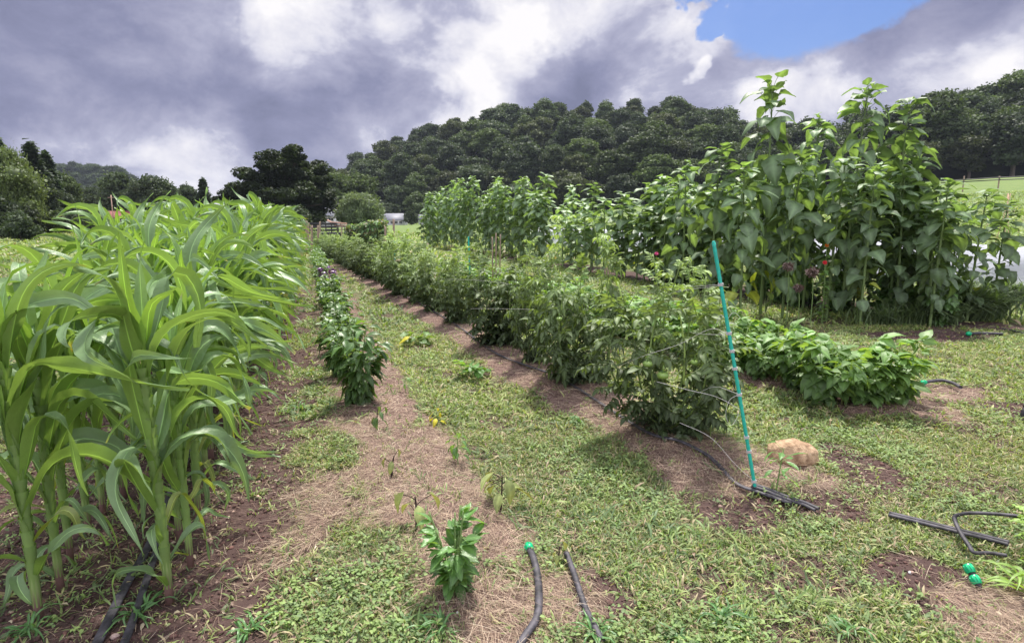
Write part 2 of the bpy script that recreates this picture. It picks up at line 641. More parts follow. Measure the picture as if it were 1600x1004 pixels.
def zones(x, y):
    """grass, straw and bare soil shares at a place"""
    n1 = fbm(x * 1.7, y * 1.7, 3)
    n2 = fbm(x * 5.5, y * 5.5, 11)
    n3 = fbm(x * .6 + 5, y * .6, 23)
    rag = (n1 - .5) * 1.3 + (n2 - .5) * .9
    band = lambda d, w: np.exp(-(d / w) ** 4)
    near = sstep(16, 12, y)
    straw = np.zeros_like(x)
    soil = np.zeros_like(x)
    straw = np.maximum(straw, band(x - pep_x(y) - .16, .44) * (.62 + .38 * sstep(2.6, 3.3, y)) * sstep(30, 16, y) * 1.0)
    straw = np.maximum(straw, band(x - tom_x(y) + .05, .46) * sstep(3.35, 3.7, y) * sstep(40, 20, y) * 1.15)
    straw = np.maximum(straw, band(x - bean_x(y) - .15, .62) * sstep(4.6, 5.0, y) * .72)
    mess = sstep(-.15, .25, x - corn_x(0, y) - .45) * sstep(.75, .45, x - pep_x(y)) * sstep(5.6, 3.6, y)
    straw = np.maximum(straw, mess * (.43 + .25 * (fbm(x * .9, y * .9, 301) - .5)))
    straw = np.maximum(straw, disc(x, y, 1462, 612, .42, .34) * 1.2)
    straw = np.maximum(straw, disc(x, y, 1600, 965, .42, .26) * 1.25)
    straw = np.maximum(straw, disc(x, y, 1240, 745, .30, .24) * .8)
    straw = np.maximum(straw, disc(x, y, 800, 940, .5, .35) * .70)
    straw = np.maximum(straw, disc(x, y, 600, 850, .35, .5) * .50)
    straw = np.maximum(straw, disc(x, y, 470, 860, .30, .5) * .42)
    cm = .5 * (corn_x(0, y) + corn_x(2, y)) + .10
    soil = np.maximum(soil, band(x - cm + .02, 1.02 + .0 * y) * sstep(16, 14, y) * 1.25)
    soil = np.maximum(soil, disc(x, y, 1335, 725, .26, .42) * 1.15)
    soil = np.maximum(soil, disc(x, y, 1300, 790, .20, .25) * 1.1)
    soil = np.maximum(soil, disc(x, y, 1165, 805, .24, .2) * 1.4)
    soil = np.maximum(soil, disc(x, y, 1440, 900, .26, .24) * 1.4)
    soil = np.maximum(soil, disc(x, y, 1500, 950, .26, .2) * 1.3)
    soil = np.maximum(soil, disc(x, y, 1430, 632, .25, .2) * 1.0)
    soil = np.maximum(soil, disc(x, y, 1455, 525, 1.2, .5) * 1.0)
    soil = np.maximum(soil, disc(x, y, 930, 930, .2, .22) * 1.0)
    soil = np.maximum(soil, disc(x, y, 1590, 640, .35, .3) * 1.0)
    soil = np.maximum(soil, band(x - sun_x(y) - .2, .9) * sstep(8.8, 9.3, y) * sstep(45, 40, y) * 1.1)
    path = band(x - .5 * (pep_x(y) + corn_x(0, y)) + .1, .60)
    soil = np.maximum(soil, path * (.56 + .3 * (n3 - .5)) * near)
    st = sstep(.36, .66, straw + rag * .62)
    so = sstep(.40, .64, soil + rag * .75) * (1 - st * .85)
    # thin worn places in the turf
    thin = sstep(.54, .68, n1 * .55 + n2 * .45 + .05 * sstep(9, 3, y)) * .85
    so = np.maximum(so, thin * (1 - st) * sstep(30, 12, y))
    g = np.clip(1 - st - so, 0, 1)
    return g, st, so


def gz(x, y, fine=True):
    x, y = np.asarray(x, float), np.asarray(y, float)
    z = far_h(x, y)
    m = sstep(2.0, 3.2, y) * sstep(40, 14, y)
    z = z + .05 * np.exp(-((x - pep_x(y)) / .42) ** 2) * m
    z = z + .09 * np.exp(-((x - tom_x(y)) / .42) ** 2) * sstep(3.2, 3.9, y) * sstep(40, 14, y)
    z = z + .06 * np.exp(-((x - bean_x(y)) / .6) ** 2) * sstep(4.4, 5.2, y) * sstep(40, 14, y)
    z = z + (fbm(x * 1.2, y * 1.2, 51) - .5) * .05
    z = z + (fbm(x * .08, y * .08, 57) - .5) * .5 * sstep(14, 60, np.abs(y) + np.abs(x) * .3)
    if fine:
        z = z + (fbm(x * 9, y * 9, 61) - .5) * .022 * sstep(20, 8, y)
    return z


def gzs(x, y):
    return float(gz(np.array([x]), np.array([y]))[0])


def on(x, y, dz=0.0):
    return np.array([x, y, gzs(x, y) + dz])


def gon(px, py, dz=0.0):
    p = gp(px, py)
    z = gzs(p[0], p[1])
    p = gp(px, py, z)
    return np.array([p[0], p[1], gzs(p[0], p[1]) + dz])


def axis_pts(a, b, step, lo, hi, grow=1.13):
    pts = list(np.arange(a, b, step))
    s, x = step, pts[-1]
    while x < hi:
        s *= grow
        x += s
        pts.append(x)
    s, x = step, pts[0]
    while x > lo:
        s *= grow
        x -= s
        pts.insert(0, x)
    return np.array(pts)


def ground_mat():
    m, g = new_mat('garden_ground')
    zz = g.n('ShaderNodeAttribute', attribute_name='Col').outputs['Color']
    sep = g.n('ShaderNodeSeparateColor')
    g.put(sep.inputs[0], zz)
    tc = g.n('ShaderNodeTexCoord').outputs['Object']
    nf = g.noise(tc, 38, 6, .7).outputs[0]
    nm = g.noise(tc, 6, 5, .6).outputs[0]
    nb = g.noise(tc, .35, 5, .6).outputs[0]
    soil = g.ramp(nf, [(.30, (.036, .022, .020)), (.5, (.078, .049, .043)), (.68, (.15, .10, .088)), (.8, (.23, .17, .145))])
    soil = g.mix(g.maprange(nm, .35, .7), soil, (.080, .051, .046))
    st = g.n('ShaderNodeTexNoise')
    g.put(st.inputs['Vector'], g.vmath('MULTIPLY', tc, (3, 1, 1)))
    st.inputs['Scale'].default_value = 45
    st.inputs['Detail'].default_value = 5
    straw = g.ramp(st.outputs[0], [(.33, (.07, .042, .040)), (.5, (.16, .10, .088)), (.66, (.30, .21, .17))])
    gr = g.ramp(nf, [(.3, (.06, .055, .035)), (.5, (.12, .12, .06)), (.7, (.19, .18, .10))])
    far = g.ramp(nb, [(.3, (.13, .19, .065)), (.5, (.17, .23, .075)), (.7, (.22, .25, .10))])
    fm = g.noise(g.vmath('MULTIPLY', tc, (1, .3, 1)), 2.5, 6, .7).outputs[0]
    far = g.mix(g.maprange(fm, .3, .75), far, (.10, .15, .05))
    sx = g.n('ShaderNodeSeparateXYZ')
    g.put(sx.inputs[0], tc)
    fd = g.maprange(sx.outputs[1], 12, 30)
    gr = g.mix(fd, gr, far)
    col = g.mix(sep.outputs[2], gr, soil)
    col = g.mix(sep.outputs[1], col, straw)
    # tawny seed heads in the rough grass by the left tree line
    lx = g.math('MULTIPLY', g.maprange(sx.outputs[0], -28, -45), g.maprange(sx.outputs[1], 45, 65))
    col = g.mix(g.math('MULTIPLY', lx, g.maprange(fm, .35, .55)), col, (.22, .15, .12))
    bs = g.n('ShaderNodeBsdfPrincipled')
    g.put(bs.inputs['Base Color'], col)
    bs.inputs['Roughness'].default_value = .95
    bs.inputs['Specular IOR Level'].default_value = .15
    bp = g.n('ShaderNodeBump')
    bp.inputs['Strength'].default_value = .8
    bp.inputs['Distance'].default_value = .02
    g.put(bp.inputs['Height'], nf)
    g.put(bs.inputs['Normal'], bp.outputs[0])
    out = g.n('ShaderNodeOutputMaterial')
    g.put(out.inputs[0], bs.outputs[0])
    return m


xs = axis_pts(-3.6, 4.2, .035, -800, 800)
ys = axis_pts(1.6, 8.0, .035, -200, 900)
X, Y = np.meshgrid(xs, ys)
Z = gz(X, Y)
gzn, szn, dzn = zones(X, Y)
nx, ny = len(xs), len(ys)
ii = (np.arange(ny - 1)[:, None] * nx + np.arange(nx - 1)[None]).ravel()
F = np.stack([ii, ii + 1, ii + nx + 1, ii + nx], 1)
mb = MB()
mb.add(np.stack([X, Y, Z], -1).reshape(-1, 3), F, np.stack([gzn, szn, dzn], -1).reshape(-1, 3))
ground = mb.build('ground', ground_mat())
tag(ground, kind='structure')
print('ground', nx, ny)

# ------------------------------------------------------------------ ground cover (uncountable)
RNG = np.random.default_rng(7)


def blade_template(bend, w=.085, n=3):
    """a grass blade one unit long along +y, face up"""
    V = [(-w * .6, 0, 0), (w * .6, 0, 0), (-w, .38, .10 * bend), (w, .38, .10 * bend),
         (-w * .8, .72, -.02 * bend), (w * .8, .72, -.02 * bend), (0, 1, -.28 * bend)]
    Fq = np.array([(0, 1, 3, 2), (2, 3, 5, 4)])
    Ft = np.array([(4, 5, 6)])
    return np.array(V), [Fq, Ft], np.ones((7, 3))


def oval_template(w=.38, fold=.12):
    V = [(0, 0, 0), (w * .9, .33, fold), (0, .35, 0), (-w * .9, .33, fold), (w * .75, .7, fold * .6), (0, .7, -.03), (-w * .75, .7, fold * .6), (0, 1, -.14)]
    Fq = np.array([(0, 1, 2, 2), ])
    Ft = np.array([(0, 1, 2), (0, 2, 3), (4, 7, 5), (5, 7, 6)])
    Fq = np.array([(1, 4, 5, 2), (2, 5, 6, 3)])
    return np.array(V), [Ft, Fq], np.ones((8, 3))


def frustum_pts(n, y0, y1, pad=1.03, power=1.0):
    """random ground places the photo could see between two distances"""
    y = (y0 ** power + (y1 ** power - y0 ** power) * RNG.random(n)) ** (1 / power)
    half = .84 * (y * 1.02 + .25) * pad
    w = (y * 1.02 + .25) / (y1 * 1.02 + .25)
    x = (RNG.random(n) * 2 - 1) * half
    return x, y


def colmix(n, cols, probs, jit=.18):
    c = np.array(cols)[RNG.choice(len(cols), n, p=np.array(probs) / sum(probs))]
    return c * (1 + (RNG.random((n, 1)) - .5) * 2 * jit)


GREENS = [(.21, .28, .090), (.28, .34, .115), (.155, .21, .075), (.36, .37, .16), (.12, .17, .07)]
DRY = [(.40, .33, .20), (.33, .25, .16)]


def grass_field(mb, n_tuft, y0, y1, blades, L0, L1, wid, power, dens_fn, cols=GREENS, probs=(4, 4, 3, 1.6, 2), dry=.10, el=(.15, 1.0)):
    x, y = frustum_pts(n_tuft, y0, y1, power=power)
    keep = RNG.random(n_tuft) < dens_fn(x, y)
    x, y = x[keep], y[keep]
    z = gz(x, y)
    m = len(x)
    tc = colmix(m, cols, probs)
    patch = fbm(x * .9, y * .9, 77)[:, None]
    tc = tc * (.75 + .5 * patch)
    yel = fbm(x * .5 + 9, y * .5, 83)[:, None]
    tc = tc * (1 - .0 * yel) + np.array([.10, .08, .0]) * (yel - .45) * .9
    tc = np.clip(tc, .02, 1)
    b = blades
    T = blade_template(1.0, wid)
    T2 = blade_template(-.4, wid * .8)
    xx, yy, zz = np.repeat(x, b), np.repeat(y, b), np.repeat(z, b)
    k = len(xx)
    sp = np.repeat(L0 + (L1 - L0) * RNG.random(m) ** 1.5, b)
    xx = xx + (RNG.random(k) - .5) * sp * .7
    yy = yy + (RNG.random(k) - .5) * sp * .7
    az = RNG.random(k) * 2 * np.pi
    pit = el[0] + (el[1] - el[0]) * RNG.random(k)
    R = rots(az, pit, (RNG.random(k) - .5) * 1.2, sp * (.55 + .7 * RNG.random(k)))
    C = np.repeat(tc, b, 0) * (1 + (RNG.random((k, 1)) - .5) * .3)
    d = RNG.random(k) < dry
    C[d] = colmix(int(d.sum()), DRY, (1, 1))
    P = np.stack([xx, yy, zz - .003], 1)
    h = RNG.random(k) < .6
    mb.inst(T, R[h], P[h], C[h])
    mb.inst(T2, R[~h], P[~h], C[~h])


def gdens(x, y):
    g, s, d = zones(x, y)
    n = fbm(x * 2.6, y * 2.6, 91)
    return np.clip(g * (.50 + .9 * n) + d * .05 * (y < 14) + s * .05, 0, 1)


mb = MB()
grass_field(mb, 88000, 1.85, 4.6, 5, .022, .060, .075, 1.5, gdens, dry=.2)
grass_field(mb, 56000, 4.6, 9.5, 5, .035, .085, .09, 1.5, gdens, dry=.15)
grass_field(mb, 38000, 9.5, 24, 4, .07, .15, .11, 1.5, gdens, dry=.05)
grass_field(mb, 26000, 24, 80, 4, .15, .40, .14, 1.4, lambda x, y: np.ones_like(x) * .9, dry=.05)
g1 = mb.build('grass', M['grass'])
tag(g1, 'short green turf and crabgrass covering the garden paths and field', 'grass', kind='stuff')

# broad crabgrass clumps, a little longer and darker, in patches
mb = MB()


def clump_d(x, y):
    g, s, d = zones(x, y)
    n = fbm(x * 1.6 + 3, y * 1.6, 131)
    return sstep(.52, .66, n) * (g * .9 + d * .14 + s * .10)


grass_field(mb, 6500, 1.85, 5.5, 9, .06, .11, .055, 1.5, clump_d, cols=[(.19, .27, .09), (.15, .22, .09), (.26, .33, .11)], probs=(3, 3, 2), dry=.05, el=(.1, .9))
# tall grass along the corn patch and the far left field
grass_field(mb, 9000, 5, 26, 5, .14, .34, .05, 1.3, lambda x, y: (x < corn_x(3, y) - .55) * .8 * sstep(.35, .6, fbm(x * .7, y * .7, 5)), cols=[(.14, .21, .08), (.22, .26, .11), (.30, .27, .15)], probs=(3, 2, 1), dry=.15, el=(.7, 1.45))
tag(mb.build('grass', M['grass']), 'longer crabgrass clumps and rough grass growing through the turf', 'grass', kind='stuff')

# small oval leaves of ground weeds
mb = MB()


def weeds(n, y0, y1, s0, s1, power):
    x, y = frustum_pts(n, y0, y1, power=power)
    g, s, d = zones(x, y)
    nn = fbm(x * 1.4 + 31, y * 1.4, 171)
    keep = RNG.random(n) < sstep(.46, .62, nn) * (g + .12 * d)
    x, y = x[keep], y[keep]
    m = len(x)
    b = 5
    xx = np.repeat(x, b) + (RNG.random(m * b) - .5) * .05
    yy = np.repeat(y, b) + (RNG.random(m * b) - .5) * .05
    z = gz(xx, yy) + .012 + RNG.random(m * b) * .035
    k = m * b
    R = rots(RNG.random(k) * 6.283, (RNG.random(k) - .4) * .9, (RNG.random(k) - .5) * .8, s0 + (s1 - s0) * RNG.random(k))
    C = np.repeat(colmix(m, [(.19, .28, .09), (.25, .35, .11), (.14, .21, .08)], (3, 2, 2)), b, 0)
    mb.inst(oval_template(), R, np.stack([xx, yy, z], 1), C)


weeds(13000, 1.85, 5, .012, .026, 1.5)
weeds(10000, 5, 12, .02, .035, 1.5)
tag(mb.build('ground_cover', M['grass']), 'low weeds with small oval leaves spread among the turf', 'weeds', kind='stuff')

# straw mulch
mb = MB()


def straw_t(curve):
    w = .016
    V = np.array([(-w, 0, 0), (w, 0, 0), (-w + curve * .25, .33, .03), (w + curve * .25, .33, .03),
                  (-w + curve * .3, .66, .02), (w + curve * .3, .66, .02), (-w * .5, 1, 0), (w * .5, 1, 0)])
    return V, [np.array([(0, 1, 3, 2), (2, 3, 5, 4), (4, 5, 7, 6)])], np.ones((8, 3))


def straws(n, y0, y1, L0, L1, power, fn, wide=1.0):
    x, y = frustum_pts(n, y0, y1, power=power)
    keep = RNG.random(n) < fn(x, y)
    x, y = x[keep], y[keep]
    m = len(x)
    z = gz(x, y) + .003 + RNG.random(m) ** 2 * .022
    fl = fbm(x * 2, y * 2, 201) * 9
    az = fl + (RNG.random(m) - .5) * 2.4
    L = L0 + (L1 - L0) * RNG.random(m)
    C = colmix(m, [(.39, .28, .195), (.55, .42, .30), (.25, .17, .12), (.12, .08, .06), (.70, .58, .43)], (4, 3, 3, 3, 1.2))
    h = RNG.random(m)
    for lo, hi, c in ((0, .33, .5), (.33, .66, -.6), (.66, 1.01, 1.1)):
        q = (h >= lo) & (h < hi)
        S = rots(az[q], (RNG.random(q.sum()) - .5) * .35, (RNG.random(q.sum()) - .5) * 1.2, L[q])
        S[:, :, 0] *= (.014 / np.maximum(L[q], .01) * 1.9 * wide)[:, None] * 6
        mb.inst(straw_t(c * .12), S, np.stack([x[q], y[q], z[q]], 1), C[q])


def strawd(x, y):
    g, s, d = zones(x, y)
    return np.clip(s * 1.0 + .05 * d + .07 * g * (y < 5), 0, 1)


straws(150000, 1.85, 4.8, .035, .15, 1.5, strawd, .20)
straws(26000, 2.0, 6.5, .14, .32, 1.5, lambda x, y: (strawd(x, y) > .8) * .9, .11)
straws(90000, 4.8, 10, .06, .20, 1.5, strawd, .36)
straws(40000, 10, 22, .12, .30, 1.5, strawd, .7)
tag(mb.build('straw', M['straw']), 'dry tan straw mulch strewn over the planting beds', 'straw', kind='stuff')

# crumbs of soil and small stones on bare ground
mb = MB()
phi = (1 + 5 ** .5) / 2
ICO = np.array([(-1, phi, 0), (1, phi, 0), (-1, -phi, 0), (1, -phi, 0), (0, -1, phi), (0, 1, phi), (0, -1, -phi), (0, 1, -phi), (phi, 0, -1), (phi, 0, 1), (-phi, 0, -1), (-phi, 0, 1)]) / 1.9
ICF = np.array([(0, 11, 5), (0, 5, 1), (0, 1, 7), (0, 7, 10), (0, 10, 11), (1, 5, 9), (5, 11, 4), (11, 10, 2), (10, 7, 6), (7, 1, 8), (3, 9, 4), (3, 4, 2), (3, 2, 6), (3, 6, 8), (3, 8, 9), (4, 9, 5), (2, 4, 11), (6, 2, 10), (8, 6, 7), (9, 8, 1)])
for k in range(3):
    V0 = ICO * (1 + (RNG.random((12, 1)) - .5) * .5) * np.array([1, 1.2, .7])
    x, y = frustum_pts(26000, 1.85, 9, power=1.5)
    g, s, d = zones(x, y)
    keep = RNG.random(len(x)) < (d * .8 + .03)
    x, y = x[keep], y[keep]
    m = len(x)
    R = rots(RNG.random(m) * 6.28, RNG.random(m) - .5, RNG.random(m), .003 + .012 * RNG.random(m) ** 4)
    C = colmix(m, [(.30, .19, .18), (.42, .27, .25), (.22, .14, .14), (1.3, 1.15, 1.05)], (5, 3, 4, .35), .2)
    mb.inst((V0, [ICF], np.ones((12, 3))), R, np.stack([x, y, gz(x, y) + .002], 1), C)
tag(mb.build('gravel', M['pebble']), 'crumbs of dark soil and tiny stones on the bare beds', 'soil crumbs', kind='stuff')

# fallen leaves and clippings
mb = MB()
x, y = frustum_pts(9000, 1.85, 9, power=1.5)
g, s, d = zones(x, y)
keep = RNG.random(len(x)) < (.25 * g + .5 * s + .75 * d)
x, y = x[keep], y[keep]
m = len(x)
R = rots(RNG.random(m) * 6.28, (RNG.random(m) - .5) * .7, (RNG.random(m) - .5) * 1.2, .010 + .028 * RNG.random(m) ** 2)
C = colmix(m, [(.30, .22, .15), (.42, .36, .24), (.17, .11, .085), (.24, .27, .12), (.55, .47, .33)], (4, 2, 3, 2, 1), .25)
mb.inst(oval_template(.26, .2), R, np.stack([x, y, gz(x, y) + .012], 1), C)
tag(mb.build('leaf_litter', M['straw']), 'curled dead leaves and clippings scattered on the beds', 'leaf litter', kind='stuff')

# ------------------------------------------------------------------ corn
def corn_leaf(mb, base, az, el, L, W, rng, D, bendaz, curl, tint, nseg=18, k0=.12, k1=.75):
    """one long arching blade with a folded midrib, rippled edges and some twist; D is the total angle it bows through"""
    p = np.array(base, float)
    ds = L / nseg
    ph, ph2 = rng.uniform(0, 6.28), rng.uniform(0, 6.28)
    fr = rng.uniform(10, 17)
    amp = W * rng.uniform(.16, .42)
    wav = rng.uniform(0, 6.28)
    wv = rng.uniform(.08, .60)
    tipb = rng.uniform(.93, 1.25)
    tw2 = rng.uniform(-.9, .9)
    ts = np.array([-1, -.5, -.10, 0, .10, .5, 1.])
    V, C = [], []
    for i in range(nseg + 1):
        s = i / nseg
        w = W * .5 * min(1, .5 + 1.9 * s) * (1 - max(0, (s - .40) / .60) ** 1.6) + .0006
        q = min(1, max(0, (s - k0) / (k1 - k0)))
        e = el - D * (.18 * s + .82 * q * q * (3 - 2 * q)) + wv * math.sin(9 * s + wav) * s
        a = az + bendaz * s + wv * .9 * math.sin(7 * s + wav * 1.7)
        d = np.array([math.cos(a) * math.cos(e), math.sin(a) * math.cos(e), math.sin(e)])
        side = np.array([math.sin(a), -math.cos(a), 0])
        nrm = np.cross(side, d)
        tw = curl * max(0, s - .2) ** 1.2 + tw2 * math.sin(5 * s + wav) * s
        sd = side * math.cos(tw) + nrm * math.sin(tw)
        nr = -side * math.sin(tw) + nrm * math.cos(tw)
        fold = .40 * (1 - s) + .14
        rip = amp * min(1, 3 * s) * (1 - s * .5)
        for t in ts:
            off = sd * w * t * math.cos(fold * .7) + nr * (w * abs(t) * fold + rip * t * t * math.sin(fr * s + (ph if t > 0 else ph2)))
            V.append(p + off)
            k = 2.3 if t == 0 and s < .9 else 1.0
            cc = tint * (k * (1 + .08 * math.sin(40 * t + 9 * s)) * (1 - .1 * s))
            if s > tipb:
                cc = cc * np.array([2.1, 1.25, .95])
            C.append(cc)
        p = p + d * ds
    i = np.arange(nseg)[:, None] * 7
    j = np.arange(6)[None]
    F = np.stack([i + j, i + j + 1, i + j + 8, i + j + 7], -1).reshape(-1, 4)
    mb.add(np.array(V), F, np.array(C))


def make_corn(seed, H):
    """H is the height of the highest arch; a plant that has not tasselled yet"""
    rng = random.Random(seed)
    t = thing('corn_plant', 'corn plant', 'corn plant')
    sh = H * .66
    lean = np.array([rng.uniform(-.03, .06), rng.uniform(-.04, .04), 0])
    n = 14
    path, rad, col = [], [], []
    for k in range(n + 1):
        s = k / n
        path.append(lean * s * s + np.array([0, 0, s * sh]))
        node = 1.12 if k % 2 == 0 else 1.0
        rad.append((.0165 - .006 * s) * node)
        c = np.array([1.0, 1.0, 1.0]) * (1.15 if k % 2 else .85)
        if s < .10:
            c = np.array([.75, .32, .8]) * .8
        col.append(c)
    path[0][2] = -.03
    stalk = tube(path, rad, 8, np.array(col))
    leaves = MB()
    plane = rng.uniform(-.6, .6)
    nl = 19
    for k in range(nl):
        s = k / (nl - 1)
        z = sh * (.06 + .92 * s ** .74)
        base = lean * (z / sh) ** 2 + np.array([0, 0, z])
        az = plane + (0 if k % 2 else math.pi) + rng.uniform(-.5, .5)
        if s < .22:
            L, W, el, D = H * rng.uniform(.20, .34), rng.uniform(.026, .045), rng.uniform(.6, 1.1), rng.uniform(1.6, 2.6)
        elif s < .8:
            L, W, el, D = H * rng.uniform(.44, .58), rng.uniform(.055, .092), rng.uniform(1.15, 1.5), rng.uniform(1.3, 2.9)
        else:
            L, W, el, D = H * rng.uniform(.40, .54), rng.uniform(.052, .085), rng.uniform(1.2, 1.52), rng.uniform(1.0, 2.8)
        tint = np.array([1, 1, 1]) * rng.uniform(.88, 1.12)
        if s < .22 and rng.random() < .4:
            tint = tint * np.array([1.5, 1.15, .8])
        # the wind pushes the blades towards +x
        aw = (0 - az + math.pi) % (2 * math.pi) - math.pi
        bend = max(-2.2, min(2.2, aw)) * rng.uniform(.35, 1.0)
        if abs(aw) > 2.2 and s > .3:
            el = min(el + .15, 1.52)
            D *= .85
        corn_leaf(leaves, base, az, el, L, W, rng, D, bend, rng.uniform(-3.2, 3.2), tint, k0=(kk0 := rng.uniform(.14, .46)), k1=min(1.0, kk0 + rng.choice([.18, .3, .45, .6])))
        # leaf sheath hugging the stalk below the blade
        if s > .1:
            zz = np.linspace(max(.02, z - sh * .17), z + .015, 4)
            pth = np.array([lean * (q / sh) ** 2 + np.array([0, 0, q]) for q in zz])
            tube(pth, [.0168 - .006 * s, .0175 - .005 * s, .018 - .003 * s, .021 + .009 * s], 7, np.array([[1.5, 1.4, 1.0], [1.5, 1.4, 1.0], [1.55, 1.45, 1.0], [1.4, 1.35, 1.0]]) * rng.uniform(.8, 1.05), cap=False, mb=leaves)
    # the spear of rolled young leaves at the top
    for q in range(3):
        corn_leaf(leaves, lean + np.array([0, 0, sh * .95]), rng.uniform(0, 6.28), rng.uniform(1.38, 1.52), H * rng.uniform(.26, .38), .05, rng, rng.uniform(.1, .9), .3, .5, np.array([1.15, 1.2, .9]), 10)
    stalk.build('stalk', M['cornstalk'], t)
    leaves.build('foliage', M['corn'], t)
    return t


R_ = random.Random(5)
corn_pool = Pool([make_corn(100 + i, 1.55) for i in range(11)])
corn_names = ['right edge', 'second', 'third', 'left edge']
ci = 0
ORD = ['first', 'second', 'third', 'fourth', 'fifth', 'sixth', 'seventh', 'eighth', 'ninth', 'tenth', 'eleventh', 'twelfth']


def corn_scale(y):
    return float(np.interp(y, [2, 3, 5, 7, 10, 14], [1.0, 1.02, 1.12, 1.2, 1.25, 1.27]))


front_labels = {(0, 0): 'corn plant nearest the camera beside the black drip hose, leaves reaching over bare soil',
                (1, 0): 'tall bright green corn plant at the bottom left corner with a thick pale stalk',
                (0, 1): 'corn plant just behind the one by the drip hose, leaves over the grass',
                (1, 1): 'corn plant second from the front in the row left of the drip hose'}
for row in range(4):
    y = [2.44, 2.32, 5.1, 7.8][row]
    k = 0
    while y < [14.6, 14.2, 13.4, 13.0][row]:
        x = float(corn_x(row, y)) + R_.uniform(-.06, .06)
        s = corn_scale(y) * R_.uniform(.92, 1.08)
        lab = front_labels.get((row, k))
        grp = 'corn plants growing in the patch'
        if lab is None:
            rown = ['right-hand', 'second from right', 'third from right', 'outer left'][row]
            if k < 12:
                lab = 'green corn plant, %s from the front in the %s row' % (ORD[k], rown)
            else:
                seg = 'middle stretch' if y < 8.5 else 'two thirds of the way back' if y < 11 else 'far end, below the oak,'
                lab = 'arching green corn plant in the %s row, %s' % (rown, seg.rstrip(','))
        corn_pool.put(ci * 7 + row * 3, on(x, y), R_.choice([0, 0, math.pi]) * 0 + R_.uniform(-.7, .7), (s, s, s), lab, grp)
        ci += 1
        k += 1
        y += R_.uniform(.21, .31) * (1.1 if row in (2, 3) else 1)
corn_pool.finish()
print('corn', ci)


# ------------------------------------------------------------------ leaf shapes
def blade_leaf(outline, nseg=7, fold=.18, droop=.35, wavy=.04, seed=0, rib=1.35, tipcurl=0.0):
    """leaf one unit long; outline(t)-> half width; y may start below 0 for base lobes"""
    rng = random.Random(seed)
    V, C = [], []
    ts = np.linspace(0, 1, nseg + 1)
    for i, t in enumerate(ts):
        w = outline(t)
        for q in (-1, -.5, 0, .5, 1):
            x = q * w
            y = t - (.16 * abs(q) * (1 - t) ** 3 * (1 if w > 0 else 0))
            z = fold * abs(x) - droop * t * t - tipcurl * t ** 4 + wavy * math.sin(7 * t + 3 * q + seed) * abs(q) + rng.uniform(-.012, .012)
            V.append((x, y, z))
            c = rib if q == 0 else (1.0 if (i + (abs(q) > .6)) % 2 else .86)
            C.append((c, c, c * .95))
    i = np.arange(nseg)[:, None] * 5
    j = np.arange(4)[None]
    F = np.stack([i + j, i + j + 1, i + j + 6, i + j + 5], -1).reshape(-1, 4)
    return np.array(V), [F], np.array(C)


def heart(t):
    return .43 * (min(1, (t / .10)) ** .6) * (1 - max(0, (t - .26) / .74) ** 1.75) ** .9 * (1 + .05 * math.sin(23 * t)) * (1 if t > .02 else .5) + .004


def ovate(t):
    return .27 * math.sin(math.pi * min(1, t ** .75)) ** .8 * (1 - .25 * t) + .004


def lance(t):
    return .22 * math.sin(math.pi * t ** .8) + .004


def combine(parts):
    Vs, Fs, Cs, k = [], {}, [], 0
    for V, FF, C in parts:
        Vs.append(V)
        Cs.append(C)
        for F in FF:
            Fs.setdefault(F.shape[1], []).append(F + k)
        k += len(V)
    return np.concatenate(Vs), [np.concatenate(f) for f in Fs.values()], np.concatenate(Cs)


def xf(T, az=0, pitch=0, roll=0, s=1.0, p=(0, 0, 0)):
    """place a template inside another; az measured from +y towards -x"""
    V, F, C = T
    R = rots(np.array([math.pi / 2 + az]), np.array([pitch]), np.array([roll]), np.array([s]))[0]
    return V @ R.T + np.array(p, float), F, C


def stalklet(a, b, r=.012):
    a, b = np.array(a, float), np.array(b, float)
    m = tube(spline([a, (a + b) / 2 + np.array([0, 0, .02]), b], 3), r, 4, (1.6, 1.6, 1.3), cap=False)
    return np.concatenate(m.v), [f.reshape(-1, 4) for f in m.f], np.concatenate(m.c)


def tomato_leaf(seed):
    rng = random.Random(seed)
    parts = [stalklet((0, 0, 0), (0, .55, .02), .012), stalklet((0, .55, .02), (0, .85, -.08), .008)]
    for y, s in ((.22, .22), (.42, .34), (.62, .36), (.80, .26)):
        for sg in (-1, 1):
            lf = blade_leaf(ovate, 4, .5, rng.uniform(.2, .5), .06, rng.randint(0, 99))
            parts.append(xf(lf, sg * -rng.uniform(.9, 1.3), rng.uniform(-.7, .1), rng.uniform(-.5, .5), s * rng.uniform(.8, 1.2), (0, y, -.05 * y)))
    parts.append(xf(blade_leaf(ovate, 4, .4, .4, .06, seed), rng.uniform(-.2, .2), -.4, 0, .42, (0, .84, -.08)))
    return combine(parts)


def bean_leaf(seed):
    rng = random.Random(seed)
    o = lambda t: .40 * math.sin(math.pi * min(1, t ** .62)) ** .75 * (1 - .35 * t) + .004
    parts = [xf(blade_leaf(o, 5, rng.uniform(.05, .3), rng.uniform(.15, .4), .05, seed), rng.uniform(-.1, .1), rng.uniform(-.5, 0), 0, .95, (0, .12, 0))]
    for sg in (-1, 1):
        parts.append(xf(blade_leaf(o, 5, .2, rng.uniform(.2, .4), .05, seed + sg), sg * -1.35, rng.uniform(-.6, 0), rng.uniform(-.4, .4), .85, (0, .03, 0)))
    return combine(parts)


